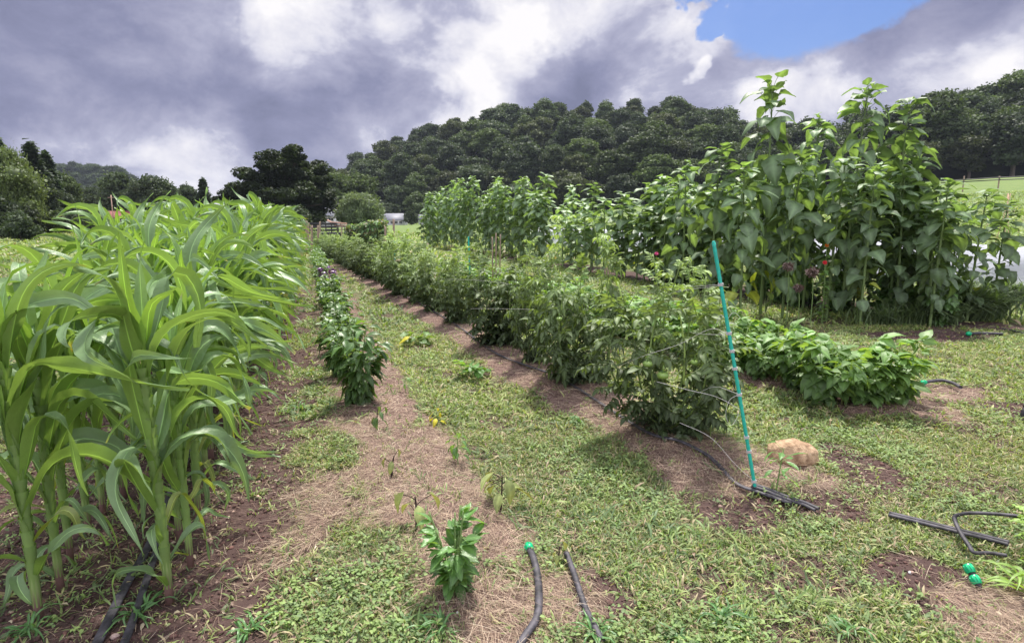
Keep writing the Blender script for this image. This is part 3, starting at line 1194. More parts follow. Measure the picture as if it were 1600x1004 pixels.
SUNL = [blade_leaf(heart, 9, rng_f, dr, wv_, i, 1.5, tc) for i, (rng_f, dr, tc, wv_) in enumerate([(.18, .25, .1, .06), (.30, .45, .15, .09), (-.15, .35, .25, .07), (.45, .20, .0, .05), (-.25, .15, .3, .10), (.1, .6, .2, .08)])]
PEPL = [blade_leaf(lambda t: ovate(t) * 1.12, 6, f, d, .03, i, 1.3) for i, (f, d) in enumerate([(.35, .35), (.2, .55), (.5, .25)])]
TOML = [tomato_leaf(i) for i in range(4)]
BEANL = [bean_leaf(i * 3) for i in range(4)]


def put_leaves(mb, temps, P, az, pitch, roll, size, col, rng):
    P = np.asarray(P, float)
    k = len(P)
    if not k:
        return
    which = rng.integers(0, len(temps), k)
    R = rots(az, pitch, roll, size)
    col = np.broadcast_to(np.asarray(col, float), (k, 3))
    for i, T in enumerate(temps):
        q = which == i
        mb.inst(T, R[q], P[q], col[q])


# ------------------------------------------------------------------ sunflowers
def make_sunflower(seed, H=3.0, bud=True, leafk=1.0, flower_bud=True):
    rng = random.Random(seed)
    nr = np.random.default_rng(seed)
    t = thing('sunflower', 'sunflower', 'sunflower')
    bend = np.array([rng.uniform(-.12, .12), rng.uniform(-.12, .12), 0])
    ctrl = [np.array([0, 0, -.03]), bend * .1 + (0, 0, H * .3), bend * .5 + (0, 0, H * .65), bend + (0, 0, H * .97)]
    sp = spline(ctrl, 8)
    rad = np.interp(sp[:, 2] / H, [0, .5, 1], [.024, .019, .009])
    stem = tube(sp, rad, 8, (1, 1, 1))
    lv = MB()
    z = H * .10
    k = 0
    P, AZ, PI_, RO, SZ, CC = [], [], [], [], [], []
    while z < H * .985:
        s = z / H
        i = np.searchsorted(sp[:, 2], z)
        i = min(max(i, 1), len(sp) - 1)
        c = sp[i - 1] + (sp[i] - sp[i - 1]) * ((z - sp[i - 1, 2]) / (sp[i, 2] - sp[i - 1, 2] + 1e-9))
        for rep in range(2 if s > .15 else 1):
            az = k * 2.4 + rep * math.pi + rng.uniform(-.4, .4)
            size = float(np.interp(s, [.1, .3, .6, .85, .95, 1], [.16, .25, .29, .23, .19, .11])) * rng.uniform(.65, 1.3) * leafk
            pl = size * rng.uniform(.5, 1.0)
            up = float(np.interp(s, [0, .6, .9, 1], [.25, .5, .8, 1.2]))
            e = c + np.array([math.cos(az) * math.cos(up), math.sin(az) * math.cos(up), math.sin(up)]) * pl
            mid = (c + e) / 2 + np.array([0, 0, .02])
            tube(spline([c, mid, e], 3), .0035, 4, (1, 1, 1), cap=False, mb=stem)
            P.append(e)
            AZ.append(az + rng.uniform(-.35, .35))
            PI_.append(float(np.interp(s, [0, .5, .85, 1], [-.85, -.50, -.10, .5])) + rng.uniform(-.4, .4))
            RO.append(rng.uniform(-.45, .45))
            SZ.append(size)
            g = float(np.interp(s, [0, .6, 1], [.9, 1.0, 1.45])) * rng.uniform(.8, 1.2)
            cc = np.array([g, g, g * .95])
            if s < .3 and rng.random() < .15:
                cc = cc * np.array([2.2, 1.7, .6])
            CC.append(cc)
        k += 1
        z += float(np.interp(s, [0, .6, .9, 1], [.13, .10, .055, .035])) * rng.uniform(.8, 1.2) * (H / 3.0) ** .3
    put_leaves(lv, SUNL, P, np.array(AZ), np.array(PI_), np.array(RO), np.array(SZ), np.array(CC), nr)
    stem.build('stem', M['sunstem'], t)
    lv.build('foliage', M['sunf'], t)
    # closed green bud: a disc of sepals
    if flower_bud:
        b = MB()
        top = sp[-1]
        kk = 16
        T = blade_leaf(lance, 3, .3, -.2, .02, 1)
        for ring, pt in ((0, 1.0), (1, .55), (2, 1.3)):
            a = np.arange(kk) * 6.283 / kk + ring * .2
            R = rots(a, np.full(kk, pt), np.zeros(kk), np.full(kk, .075))
            Pp = top + np.stack([np.cos(a) * .02, np.sin(a) * .02, np.full(kk, .0)], 1)
            b.inst(T, R, Pp, np.full((kk, 3), 1.3))
        tube([top - (0, 0, .01), top + (0, 0, .025), top + (0, 0, .04)], [.014, .036, .018], 10, (1.1, 1.1, .8), mb=b)
        b.build('bud', M['sunf'], t)
    return t


sun_pool = Pool([make_sunflower(300 + i, 3.0, leafk=[1.0, 1.08, .95, 1.05, 1.0, .92][i]) for i in range(6)])
S_ = random.Random(8)
# tall ones in the near clump: photo column, height of the top in the photo, distance
hero = [(1122, 232, 10.2, 'sunflower with drooping grey-green leaves at the left shoulder of the big clump'),
        (1212, 130, 10.6, 'tallest sunflower, its leafy spire high against the sky over the left of the clump'),
        (1278, 182, 11.2, 'sunflower between the two tall spires of the near clump, top against the clouds'),
        (1346, 136, 10.6, 'tall sunflower spire over the middle of the near clump, ridged leafy top'),
        (1422, 162, 10.4, 'tall sunflower with an open spiky bud and heart-shaped pale leaves near its top'),
        (1366, 262, 9.6, 'sunflower with bright broad top leaves at the front middle of the clump'),
        (1478, 285, 9.4, 'sunflower with a thick pale stem standing at the front right of the clump'),
        (1170, 262, 9.9, 'sunflower in front of the left tall spire, broad dull leaves to the ground'),
        (1075, 258, 12.0, 'sunflower at the far left end of the near clump'),
        (1240, 245, 10.2, 'sunflower in front of the clump beside the red zinnia'),
        (1312, 250, 10.0, 'sunflower above the red and orange zinnias'),
        (1535, 300, 9.9, 'small sunflower at the right end of the clump above the tall grass'),
        (1572, 318, 10.4, 'thin sunflower standing alone beyond the right end of the clump'),
        (1500, 318, 10.6, 'short sunflower behind the thick-stemmed one at the right of the clump')]
for i, (px, py, Y, lab) in enumerate(hero):
    top = at(px, py, Y)
    x = top[0]
    z0 = gzs(x, Y)
    h = top[2] - z0
    w = (h / 3.0) ** .35
    sun_pool.put(i, (x, Y, z0), S_.uniform(0, 6.28), (w * 1.02, w * 1.02, h / 3.0), lab, 'sunflowers of the near clump')
NEARZ = ['at its far left shoulder', 'behind the teal stake top', 'under the left tall spire', 'behind the red and orange zinnias', 'under the middle tall spire', 'behind its right-hand front stems']
for i in range(52):
    Y = 9.7 + 7.2 * (i / 51) ** 1.0 + S_.uniform(-.1, .1)
    x = float(sun_x(Y)) + S_.uniform(-.8, .6) - .05
    px = 800 + FPX * x / (Y * 1.0)
    if px > 1500:
        continue
    ht = (S_.uniform(2.2, 2.9) if Y < 14 else S_.uniform(2.1, 2.6)) * (.86 if px > 1430 else 1)
    w = .95
    sun_pool.put(i + 2, on(x, Y), S_.uniform(0, 6.28), (w, w, ht / 3.0), 'sunflower packed in the near clump, ' + NEARZ[min(5, max(0, int((px - 1040) / 80)))], 'sunflowers of the near clump')
for px, py, Y, lab in [(946, 312, 19.0, 'lone pale sunflower standing in the gap between the two sunflower clumps'),
                       (1020, 290, 17.2, 'sunflower with big light leaves at the left of the gap beside the near clump'),
                       (980, 312, 18.6, 'short sunflower in the gap in front of the white row cover, left one'),
                       (1052, 300, 16.4, 'short sunflower in front of the white row cover, touching the near clump'),
                       (900, 345, 20.5, 'low sunflower at the right foot of the far clump'),
                       (998, 340, 17.5, 'low sunflower between the lone pale one and the near clump'),
                       (925, 335, 20.0, 'low sunflower just left of the lone pale one'),
                       (965, 345, 17.8, 'stubby sunflower at the foot of the lone pale one'),
                       (1036, 318, 15.8, 'sunflower at the left foot of the near clump, behind the first twine'),
                       (1062, 285, 14.6, 'sunflower leaning out at the left of the near clump'),
                       (1010, 325, 16.6, 'bushy low sunflower behind the magenta zinnia'),
                       (915, 318, 19.4, 'sunflower with broad pale leaves left of the lone pale one'),
                       (975, 302, 17.9, 'tall pale sunflower in the gap in front of the far field'),
                       (1044, 278, 15.2, 'sunflower topping the left shoulder of the near clump against the hill'),
                       (880, 322, 21.3, 'sunflower joining the far clump at its right foot')]:
    top = at(px, py, Y)
    z0 = gzs(top[0], Y)
    h = top[2] - z0
    sun_pool.put(S_.randint(0, 5), (top[0], Y, z0), S_.uniform(0, 6.28), (1.12, 1.12, h / 3.0), lab, 'sunflowers scattered between the two clumps')
for i in range(46):
    Y = 22.0 + 19 * (i / 45) + S_.uniform(-.2, .2)
    x = float(sun_x(Y)) + S_.uniform(-.8, .8)
    px = 800 + FPX * x / Y
    tp = float(np.interp(px, [660, 700, 760, 800, 850, 880], [318, 296, 284, 288, 282, 300])) + S_.uniform(-12, 34)
    top = at(px, tp, Y)
    z0 = gzs(x, Y)
    h = max(1.6, top[2] - z0)
    zone = 'at the right end' if px > 815 else 'in the middle' if px > 730 else 'at the left end'
    sun_pool.put(i + 1, (x, Y, z0), S_.uniform(0, 6.28), (1.15, 1.15, h / 3.0), 'sunflower %s of the dense far sunflower clump' % zone, 'sunflowers of the far clump')
sun_pool.finish()


# ------------------------------------------------------------------ tomatoes
def make_tomato(seed, H=1.15, W=.42, nst=9, fruits=0):
    rng = random.Random(seed)
    nr = np.random.default_rng(seed)
    t = thing('tomato_plant', 'tomato plant', 'tomato plant')
    st, lv = MB(), MB()
    P, AZ, PI_, RO, SZ, CC = [], [], [], [], [], []
    for k in range(nst):
        a = k * 6.283 / nst + rng.uniform(-.3, .3)
        r1, h = W * rng.uniform(.15, 1.0), H * rng.uniform(.55, 1.18)
        pts = [np.array([0, 0, -.02]), np.array([math.cos(a) * r1 * .85, math.sin(a) * r1 * .85, h * .28]),
               np.array([math.cos(a) * r1 * 1.1, math.sin(a) * r1 * 1.1, h * .62]), np.array([math.cos(a) * r1 * .8 + rng.uniform(-.08, .08), math.sin(a) * r1 * .8 + rng.uniform(-.08, .08), h])]
        sp = spline(pts, 8)
        s = np.linspace(0, 1, len(sp))
        tube(sp, .0085 * (1 - .6 * s), 6, np.array([1, 1, .95]) * rng.uniform(.75, 1.1), mb=st)
        m = 38
        for q in range(m):
            f = (q + .6) / m
            i = int(f * (len(sp) - 1))
            c = sp[i]
            az = (a if rng.random() < .55 else rng.uniform(0, 6.28)) + rng.uniform(-1.0, 1.0)
            P.append(c)
            AZ.append(az)
            z = c[2] / H
            PI_.append(rng.uniform(-.75, .65) if z < .7 else rng.uniform(-.1, 1.2))
            RO.append(rng.uniform(-.5, .5))
            SZ.append(rng.uniform(.11, .22) * (1 if z < .85 else .72))
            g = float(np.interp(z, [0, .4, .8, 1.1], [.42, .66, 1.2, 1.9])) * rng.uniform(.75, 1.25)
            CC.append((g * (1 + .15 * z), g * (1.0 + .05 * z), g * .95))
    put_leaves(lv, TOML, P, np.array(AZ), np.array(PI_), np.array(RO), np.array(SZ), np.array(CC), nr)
    st.build('stem', M['tomstem'], t)
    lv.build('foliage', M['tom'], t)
    return t


def ball(mb, c, r, col=(1, 1, 1), n=12, flat=.9, lobes=0):
    V = []
    for i in range(n // 2 + 1):
        th = math.pi * i / (n // 2)
        for j in range(n):
            ph = 2 * math.pi * j / n
            rr = r * (1 + .04 * lobes * math.cos(5 * ph) * math.sin(th))
            V.append((c[0] + rr * math.sin(th) * math.cos(ph), c[1] + rr * math.sin(th) * math.sin(ph), c[2] + r * flat * math.cos(th) * (1 - .25 * lobes * math.exp(-(th / .4) ** 2))))
    i = np.arange(n // 2)[:, None] * n
    j = np.arange(n)[None]
    F = np.stack([i + j, i + n + j, i + n + (j + 1) % n, i + (j + 1) % n], -1).reshape(-1, 4)
    mb.add(V, F, col)
    return mb


tom_pool = Pool([make_tomato(500 + i, 1.15, .37, 10) for i in range(6)])
T_ = random.Random(12)
tom_front = [(4.45, 'first tomato plant beside the teal stake, heavy with green tomatoes', 1.18, .98),
             (5.85, 'second tomato plant from the teal stake, tall with pale shoots', 1.08, 1.22),
             (6.75, 'slim pale tomato plant between the second and the dark bulging plant', .62, .95),
             (7.75, 'dark leafy tomato plant bulging over the black drip hose', 1.30, 1.08),
             (9.4, 'tomato plant behind the dark bulging one, thinner and paler', .90, .92),
             (10.7, 'pale tomato plant in front of the trio of wooden stakes', .95, .90)]
first_tom = None
yy = 4.45
i = 0
while yy < 35:
    x = float(tom_x(yy)) + (T_.uniform(-.08, .08) if i else 0)
    sc, wk = 1.0, 1.0
    if i < len(tom_front):
        yy, lab, wk, sc = tom_front[i]
        x = float(tom_x(yy)) + .03
    elif yy < 20:
        lab, sc = 'tomato bush, %s beyond the one in front of the wooden stakes' % ORD[min(11, i - 6)], [.80, 1.0, .88][i % 3] * T_.uniform(.95, 1.05)
        wk = [.95, 1.2, 1.05][i % 3]
    else:
        lab, sc = 'dark green bush in the far stretch of the long tomato row', T_.uniform(.70, .95)
        wk = 1.05
    o = tom_pool.put(i * 5 + (i // 6), on(x, yy), T_.uniform(0, 6.28), (wk, wk, sc), lab, 'tomato plants along the long row')
    if first_tom is None:
        first_tom = o
    i += 1
    yy += T_.uniform(1.15, 1.4) if yy < 20 else T_.uniform(.95, 1.15)
tom_pool.finish()

# the extra thin volunteer in front of the first plant, and its green fruit
for (px, py, Y, r) in [(1012, 568, 4.03, .033), (1036, 586, 4.0, .040), (1085, 566, 4.1, .028), (990, 507, 4.35, .018), (874, 498, 5.2, .022), (996, 512, 4.3, .018)]:
    p = at(px, py, Y)
    b = MB()
    ball(b, (0, 0, 0), r, (1, 1, 1), 16, .86, 1)
    for a in range(5):
        V, FF, C = blade_leaf(lance, 2, .1, .1, .0, a)
        R = rots(np.array([a * 1.257]), np.array([.1]), np.array([0.]), np.array([r * .9]))
        b.inst((V, FF, C), R, np.array([[0, 0, r * .74]]), np.array([[.5, .6, .5]]))
    tube([(0, 0, r * .7), (.003, .004, r * 1.3), (.0, .02, r * 2.2)], .003, 5, (.8, .9, .8), mb=b)
    if Y < 4.8:
        o = b.build('tomato', M['tomato'], first_tom)
        inv = Matrix.LocRotScale(first_tom.location, first_tom.rotation_euler, first_tom.scale).inverted()
        o.location = inv @ Vector(p)
        o.scale = (1 / first_tom.scale[0],) * 3
    else:
        o = b.build('tomato', M['tomato'], TOM2) if False else b.build('tomato', M['tomato'], first_tom)
        inv = Matrix.LocRotScale(first_tom.location, first_tom.rotation_euler, first_tom.scale).inverted()
        o.location = inv @ Vector(p)
# bare pale suckers rising out of the first two plants
for base, top, r in [((1068, 600, 4.2), (1062, 490, 4.3), .008), ((1068, 600, 4.2), (1105, 560, 4.25), .007), ((980, 540, 5.0), (965, 440, 5.1), .009), ((876, 470, 6.0), (862, 400, 6.1), .008)]:
    a, b2 = at(*base), at(*top)
    inv = Matrix.LocRotScale(first_tom.location, first_tom.rotation_euler, first_tom.scale).inverted()
    mid = (a + b2) / 2 + np.array([.02, 0, .01])
    pts = [np.array(inv @ Vector(q)) for q in spline([a, mid, b2], 6)]
    tube(pts, np.linspace(r, r * .5, len(pts)), 6, (1.5, 1.45, 1.2)).build('stem', M['tomstem'], first_tom)


# ------------------------------------------------------------------ leafy bushes: beans and peppers
def make_bush(name, cat, seed, H, W, nleaf, temps, lmat, smat, s0, s1, nst=6, pit=(-.9, .3), bright=1.35, dome=True, petiole=.06, stem_r=.004):
    rng = random.Random(seed)
    nr = np.random.default_rng(seed)
    t = thing(name, name.replace('_', ' '), cat)
    st, lv = MB(), MB()
    P, AZ, PI_, RO, SZ, CC = [], [], [], [], [], []
    tips = []
    for k in range(nst):
        a = k * 6.283 / nst + rng.uniform(-.4, .4)
        r1, h = W * rng.uniform(.2, .8), H * rng.uniform(.65, .95)
        pts = [np.array([0, 0, -.02]), np.array([math.cos(a) * r1 * .35, math.sin(a) * r1 * .35, h * .4]), np.array([math.cos(a) * r1, math.sin(a) * r1, h])]
        sp = spline(pts, 8)
        tips.append(sp)
        tube(sp, stem_r * np.linspace(1.5, .6, len(sp)), 6, (1, 1, 1), mb=st)
    for q in range(nleaf):
        sp = tips[rng.randrange(nst)]
        f = rng.random() ** .7
        c = sp[int(f * (len(sp) - 1))]
        a = math.atan2(c[1], c[0]) + rng.uniform(-1.5, 1.5)
        e = c + np.array([math.cos(a), math.sin(a), rng.uniform(.1, .9)]) * petiole * rng.uniform(.5, 1.3)
        rr = math.hypot(e[0], e[1])
        if dome and e[2] < .06:
            e[2] = rng.uniform(.06, .15)
        tube([c, (c + e) / 2 + (0, 0, .008), e], stem_r * .45, 4, (1, 1, 1), cap=False, mb=st)
        z = e[2] / H
        P.append(e)
        AZ.append(a)
        PI_.append(rng.uniform(*pit) + (z - .45) * .8)
        RO.append(rng.uniform(-.4, .4))
        SZ.append(rng.uniform(s0, s1))
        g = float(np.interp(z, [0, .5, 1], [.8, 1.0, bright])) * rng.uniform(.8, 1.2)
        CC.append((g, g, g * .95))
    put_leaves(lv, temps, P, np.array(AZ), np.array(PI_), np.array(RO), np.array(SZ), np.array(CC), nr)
    st.build('stem', smat, t)
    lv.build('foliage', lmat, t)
    return t


bean_pool = Pool([make_bush('bean_plant', 'bean plant', 700 + i, .50, .33, 84, BEANL, M['bean'], M['stemg'], .08, .15, 8, (-.6, .6), 1.35) for i in range(5)])
B_ = random.Random(3)
yy, i = 5.25, 0
while yy < 17:
    for sd in ((-.30, 0, .30) if yy < 5.6 else (-.26, .24)):
        x = float(bean_x(yy)) + .08 + sd + B_.uniform(-.06, .06)
        sc = B_.uniform(.85, 1.18) * (1.2 if yy < 5.6 else 1)
        if i < 3:
            lab = ['bright bean plant at the left of the bean row front end, low over the grass',
                   'tallest and palest bean plant, middle of the front end of the bean row',
                   'bean plant at the right of the front end, beside the green hose connector'][i]
        else:
            lab = ('leafy bean plant, %s behind the front end, %s side of the bean row' % (ORD[min(11, (i - 3) // 2)], ['left', 'right'][(i - 3) % 2])) if yy < 10 else ('bean plant in the row behind the %s' % ('dark bulging tomato plant' if yy < 13 else 'pale middle tomato plants'))
        bean_pool.put(i, on(x, yy + B_.uniform(-.05, .05)), B_.uniform(0, 6.28), (sc * 1.08, sc * 1.08, sc * 1.0), lab, 'bean plants along the bean row')
        i += 1
    yy += .40
bean_pool.finish()

pep_pool = Pool([make_bush('pepper_plant', 'pepper plant', 800 + i, .64, .30, 220, PEPL, M['pepper'], M['stemg'], .07, .125, 9, (-.75, .35), 1.3, False, .035, .005) for i in range(4)])
P_ = random.Random(31)
pep_pool.put(0, gon(560, 630), 1.0, (1.18, 1.18, 1.28), 'bushy dark green pepper plant nearest the camera with large glossy drooping leaves', 'pepper plants along the narrow row')
yy, i = 6.2, 1
while yy < 31:
    x = float(pep_x(yy)) + P_.uniform(-.06, .06)
    sc = P_.uniform(.78, 1.0) if yy > 6.6 else 1.05
    lab = ('pepper plant right behind the big glossy one' if i == 1 else
           'small pepper plant in the near stretch of the row behind the big glossy one' if yy < 13.5 else
           'low pepper plant in the far stretch of the row beyond the purple basil')
    if not (12.9 < yy < 15.4):
        pep_pool.put(i, on(x, yy), P_.uniform(0, 6.28), (sc * 1.15, sc * 1.15, sc), lab, 'pepper plants along the narrow row')
    i += 1
    yy += P_.uniform(.55, .75)
pep_pool.finish()

# young pepper in front
t = make_bush('pepper_plant', 'pepper plant', 900, .42, .18, 150, [blade_leaf(lambda t: ovate(t) * 1.15, 7, .3, .18, .03, 1, 1.35), blade_leaf(lambda t: ovate(t) * 1.05, 7, .15, .05, .04, 2, 1.35)], M['young'], M['stemg'], .05, .10, 9, (-.45, .6), 1.35, False, .02, .005)
p = gon(712, 925)
t.location = p
t.rotation_euler = (0, 0, .6)
t.scale = (.98, .98, .98)
t['label'] = 'young light green pepper plant alone in the straw near the bottom of the photo'

# purple basil
purple = leaf_mat('purple_basil_leaf', (.085, .035, .125), (.10, .05, .14), (.12, .02, .12), .15, .30, .3)
t = make_bush('basil_plant', 'basil', 911, .42, .26, 150, PEPL, purple, M['stemg'], .07, .12, 7, (-.8, .3), 1.9, False, .04, .004)
t.location = on(float(pep_x(14.6)) + .08, 14.6)
t.scale = (1.2, 1.2, 1.35)
t['label'] = 'dark purple basil bush in the row of peppers beside the grass path'


# ------------------------------------------------------------------ small struggling plants
def sprig(name, cat, label, px, py, h, leaves, lm, sm, lean=(0, 0), leaf_s=.07, temps=PEPL, r=.004, seed=0, dz=0.0, pitch=(-1.2, -.2)):
    """a thin plant: stem and a handful of leaves given as (height share, azimuth) or a number"""
    rng = random.Random(seed)
    nr = np.random.default_rng(seed)
    h, leaf_s = h * 1.2, leaf_s * 1.0
    leaves += 2
    t = thing(name, label, cat, gon(px, py))
    st, lv = MB(), MB()
    top = np.array([lean[0], lean[1], h])
    sp = spline([np.array([0, 0, -.02]), top * .5 + np.array([rng.uniform(-.01, .01), 0, 0]), top], 6)
    tube(sp, r * np.linspace(1.3, .6, len(sp)), 6, (1, 1, 1), mb=st)
    P, AZ, PI_, SZ = [], [], [], []
    for k in range(leaves):
        f = .35 + .65 * (k + .5) / leaves
        c = sp[int(f * (len(sp) - 1))]
        a = k * 2.4 + rng.uniform(-.4, .4)
        e = c + np.array([math.cos(a), math.sin(a), rng.uniform(-.1, .7)]) * leaf_s * rng.uniform(.5, 1.1)
        tube([c, (c + e) / 2 + (0, 0, .006), e], r * .4, 4, (1.1, 1.2, 1), cap=False, mb=st)
        P.append(e); AZ.append(a); PI_.append(rng.uniform(*pitch)); SZ.append(leaf_s * rng.uniform(.7, 1.25))
    put_leaves(lv, temps, P, np.array(AZ), np.array(PI_), nr.uniform(-.4, .4, len(P)), np.array(SZ), (1, 1, 1), nr)
    st.build('stem', sm, t)
    lv.build('foliage', lm, t)
    return t


GS = 'struggling seedlings in the straw'
sprig('pepper_seedling', 'seedling', 'small green pepper seedling just in front of the big glossy pepper plant', 590, 672, .15, 5, M['pepper'], M['darkstem'], (.01, 0), .07, seed=1)
sprig('pepper_seedling', 'seedling', 'seedling with two bright yellow leaves in the straw bed', 682, 664, .10, 5, M['yellow'], M['stemg'], (0, 0), .055, seed=2)
sprig('pepper_seedling', 'seedling', 'bushy green seedling with a yellowing tip right of the straw bed centre', 716, 726, .17, 13, M['young'], M['stemg'], (0, 0), .055, seed=3)
sprig('pepper_seedling', 'seedling', 'wilted seedling with one curled olive leaf on a blackened stem', 612, 745, .12, 2, M['wilt'], M['darkstem'], (.02, 0), .06, r=.007, seed=4)
sprig('pepper_seedling', 'seedling', 'sprawling seedling with long limp green leaves on a black stem, right of the young pepper', 782, 798, .18, 6, M['wilt'], M['darkstem'], (.01, 0), .095, r=.006, seed=5)
sprig('pepper_seedling', 'seedling', 'dying seedling with two hanging yellow-green leaves on a black stem above the young pepper', 650, 828, .16, 3, M['wilt'], M['darkstem'], (0, .0), .095, r=.007, seed=6)
sprig('pepper_seedling', 'seedling', 'stub of a withered seedling between the two black hoses at the bottom', 874, 885, .09, 3, M['wilt'], M['darkstem'], (0, 0), .05, r=.004, seed=7)
sprig('pepper_seedling', 'seedling', 'tiny seedling behind the yellow one beside the big glossy pepper plant', 634, 612, .12, 4, M['young'], M['stemg'], (0, 0), .05, seed=8)
sprig('weed', 'weed', 'leafy weed standing between the teal stake and the tan rock', 1212, 768, .24, 14, M['young'], M['stemg'], (.03, 0), .07, [blade_leaf(lance, 5, .2, .4, .03, 5)], .004, 9, pitch=(-.4, .6))
sprig('tomato_seedling', 'seedling', 'small feathery tomato shoot at the foot of the first tomato plant, beside the strings', 1110, 690, .34, 11, M['tom'], M['tomstem'], (-.03, 0), .13, TOML, .004, 10, pitch=(-.6, .5))

# squash seedlings on the grass path
rnd = blade_leaf(lambda t: .46 * math.sin(math.pi * min(1, t ** .7)) ** .6 + .004, 6, .25, .3, .08, 3)
for px, py, lab, s1, m2 in [(655, 540, 'low squash plant with one big yellow leaf on the grass path beside the tomatoes', 7, M['bean']),
                            (740, 590, 'low pale squash plant on the grass path nearer the dark tomato plant', 9, M['young'])]:
    t = make_bush('squash_plant', 'squash plant', int(px), .16, .22, 16, [rnd], m2, M['stemg'], .09, .14, 6, (-.4, .3), 1.2, True, .06, .004)
    t.location = gon(px, py)
    t['label'] = lab
    if px == 655:
        b = MB()
        b.inst(rnd, rots(np.array([3.6, 2.4]), np.array([-.1, .2]), np.array([0, .3]), np.array([.16, .10])), np.array([[-.10, -.1, .12], [-.14, -.02, .1]]), np.ones((2, 3)))
        tag(b.build('yellow_leaf', M['yellow'], t), 'bright yellow leaf')

# ------------------------------------------------------------------ flowers at the foot of the sunflowers
def flower_plant(name, cat, label, px, py, Y, h, pcol, r, seed, double=True, n=1):
    rng = random.Random(seed)
    nr = np.random.default_rng(seed)
    top = at(px, py, Y)
    z0 = gzs(top[0], Y)
    H = top[2] - z0
    t = thing(name, label, cat, (top[0], Y, z0))
    st, lv = MB(), MB()
    sp = spline([np.array([.04, .03, -.02]), np.array([.02, .0, H * .5]), np.array([0, 0, H])], 8)
    tube(sp, .006, 6, (1, 1, 1), mb=st)
    P, AZ, PI_ = [], [], []
    for k in range(16):
        c = sp[int((k + 2) / 19 * (len(sp) - 1))]
        P.append(c); AZ.append(k * 1.57 + rng.uniform(-.2, .2)); PI_.append(rng.uniform(-.1, .5))
    put_leaves(lv, PEPL, P, np.array(AZ), np.array(PI_), np.zeros(16), np.full(16, .13), (1.2, 1.2, 1), nr)
    st.build('stem', M['stemg'], t)
    lv.build('foliage', M['pepper'], t)
    b = MB()
    pt = blade_leaf(lambda q: .3 * math.sin(math.pi * min(1, q ** .6) * .93) ** .7 + .01, 3, .1, .2, .02, 1)
    for ring, (pit, s) in enumerate([(.0, 1.0), (.45, .85), (.95, .6)]):
        kk = 13 - ring * 2
        R = rots(np.arange(kk) * 6.283 / kk + ring * .3, np.full(kk, pit), np.zeros(kk), np.full(kk, r * s))
        b.inst(pt, R, np.tile(sp[-1] + (0, 0, .008 * ring), (kk, 1)), np.tile(np.array(pcol) * (1 - .1 * ring), (kk, 1)))
    # turn the head towards the path
    m = b
    for k2, V in enumerate(m.v):
        c = sp[-1]
        q = V - c
        a = .9
        m.v[k2] = np.stack([q[:, 0], q[:, 1] * math.cos(a) - q[:, 2] * math.sin(a) * 1, q[:, 1] * math.sin(a) * 1 + q[:, 2] * math.cos(a)], 1) + c
    b.build('blossom', M['flower'], t)
    return t


flower_plant('zinnia', 'zinnia', 'red zinnia blooming among the sunflower stems', 1289, 410, 9.6, 1, (.60, .02, .03), .036, 1)
flower_plant('zinnia', 'zinnia', 'orange zinnia blooming just above the red one', 1292, 383, 9.8, 1, (.75, .20, .02), .032, 2)
flower_plant('zinnia', 'zinnia', 'magenta zinnia in front of the white row cover at the left of the near clump', 1026, 396, 13.5, 1, (.6, .03, .2), .045, 3)


def plume_plant(label, px, py, Y, r, seed):
    rng = random.Random(seed)
    nr = np.random.default_rng(seed)
    top = at(px, py, Y)
    z0 = gzs(top[0], Y)
    t = thing('amaranth', label, 'amaranth', (top[0], Y, z0), group='drooping amaranth heads under the sunflowers')
    H = top[2] - z0
    st = tube(spline([np.array([.05, .05, -.02]), np.array([.04, .03, H * .6]), np.array([0, .02, H + r])], 6), .007, 6, (1, 1, 1))
    st.build('stem', M['stemg'], t)
    b = MB()
    n = 420
    d = nr.normal(size=(n, 3))
    d /= np.linalg.norm(d, axis=1)[:, None]
    P = np.array([0, 0, H]) + d * r * np.array([1.15, .8, .8]) * (.35 + .65 * nr.random((n, 1)))
    put_leaves(b, [blade_leaf(ovate, 2, .2, .2, .02, 1)], P, nr.random(n) * 6.28, nr.random(n) * 2 - 1, nr.random(n), .03 + .025 * nr.random(n), np.clip(np.array([.25, .18, .165]) * (1 + .5 * (nr.random((n, 1)) - .5)), 0, 1), nr)
    b.build('flower_head', M['flower'], t)


plume_plant('dull purple amaranth head at the left, below the left tall sunflower', 1232, 416, 9.5, .075, 1)
plume_plant('largest purple amaranth head, left of the red zinnia', 1270, 425, 9.4, .09, 2)
plume_plant('small low amaranth head underneath the other two', 1248, 450, 9.4, .06, 3)

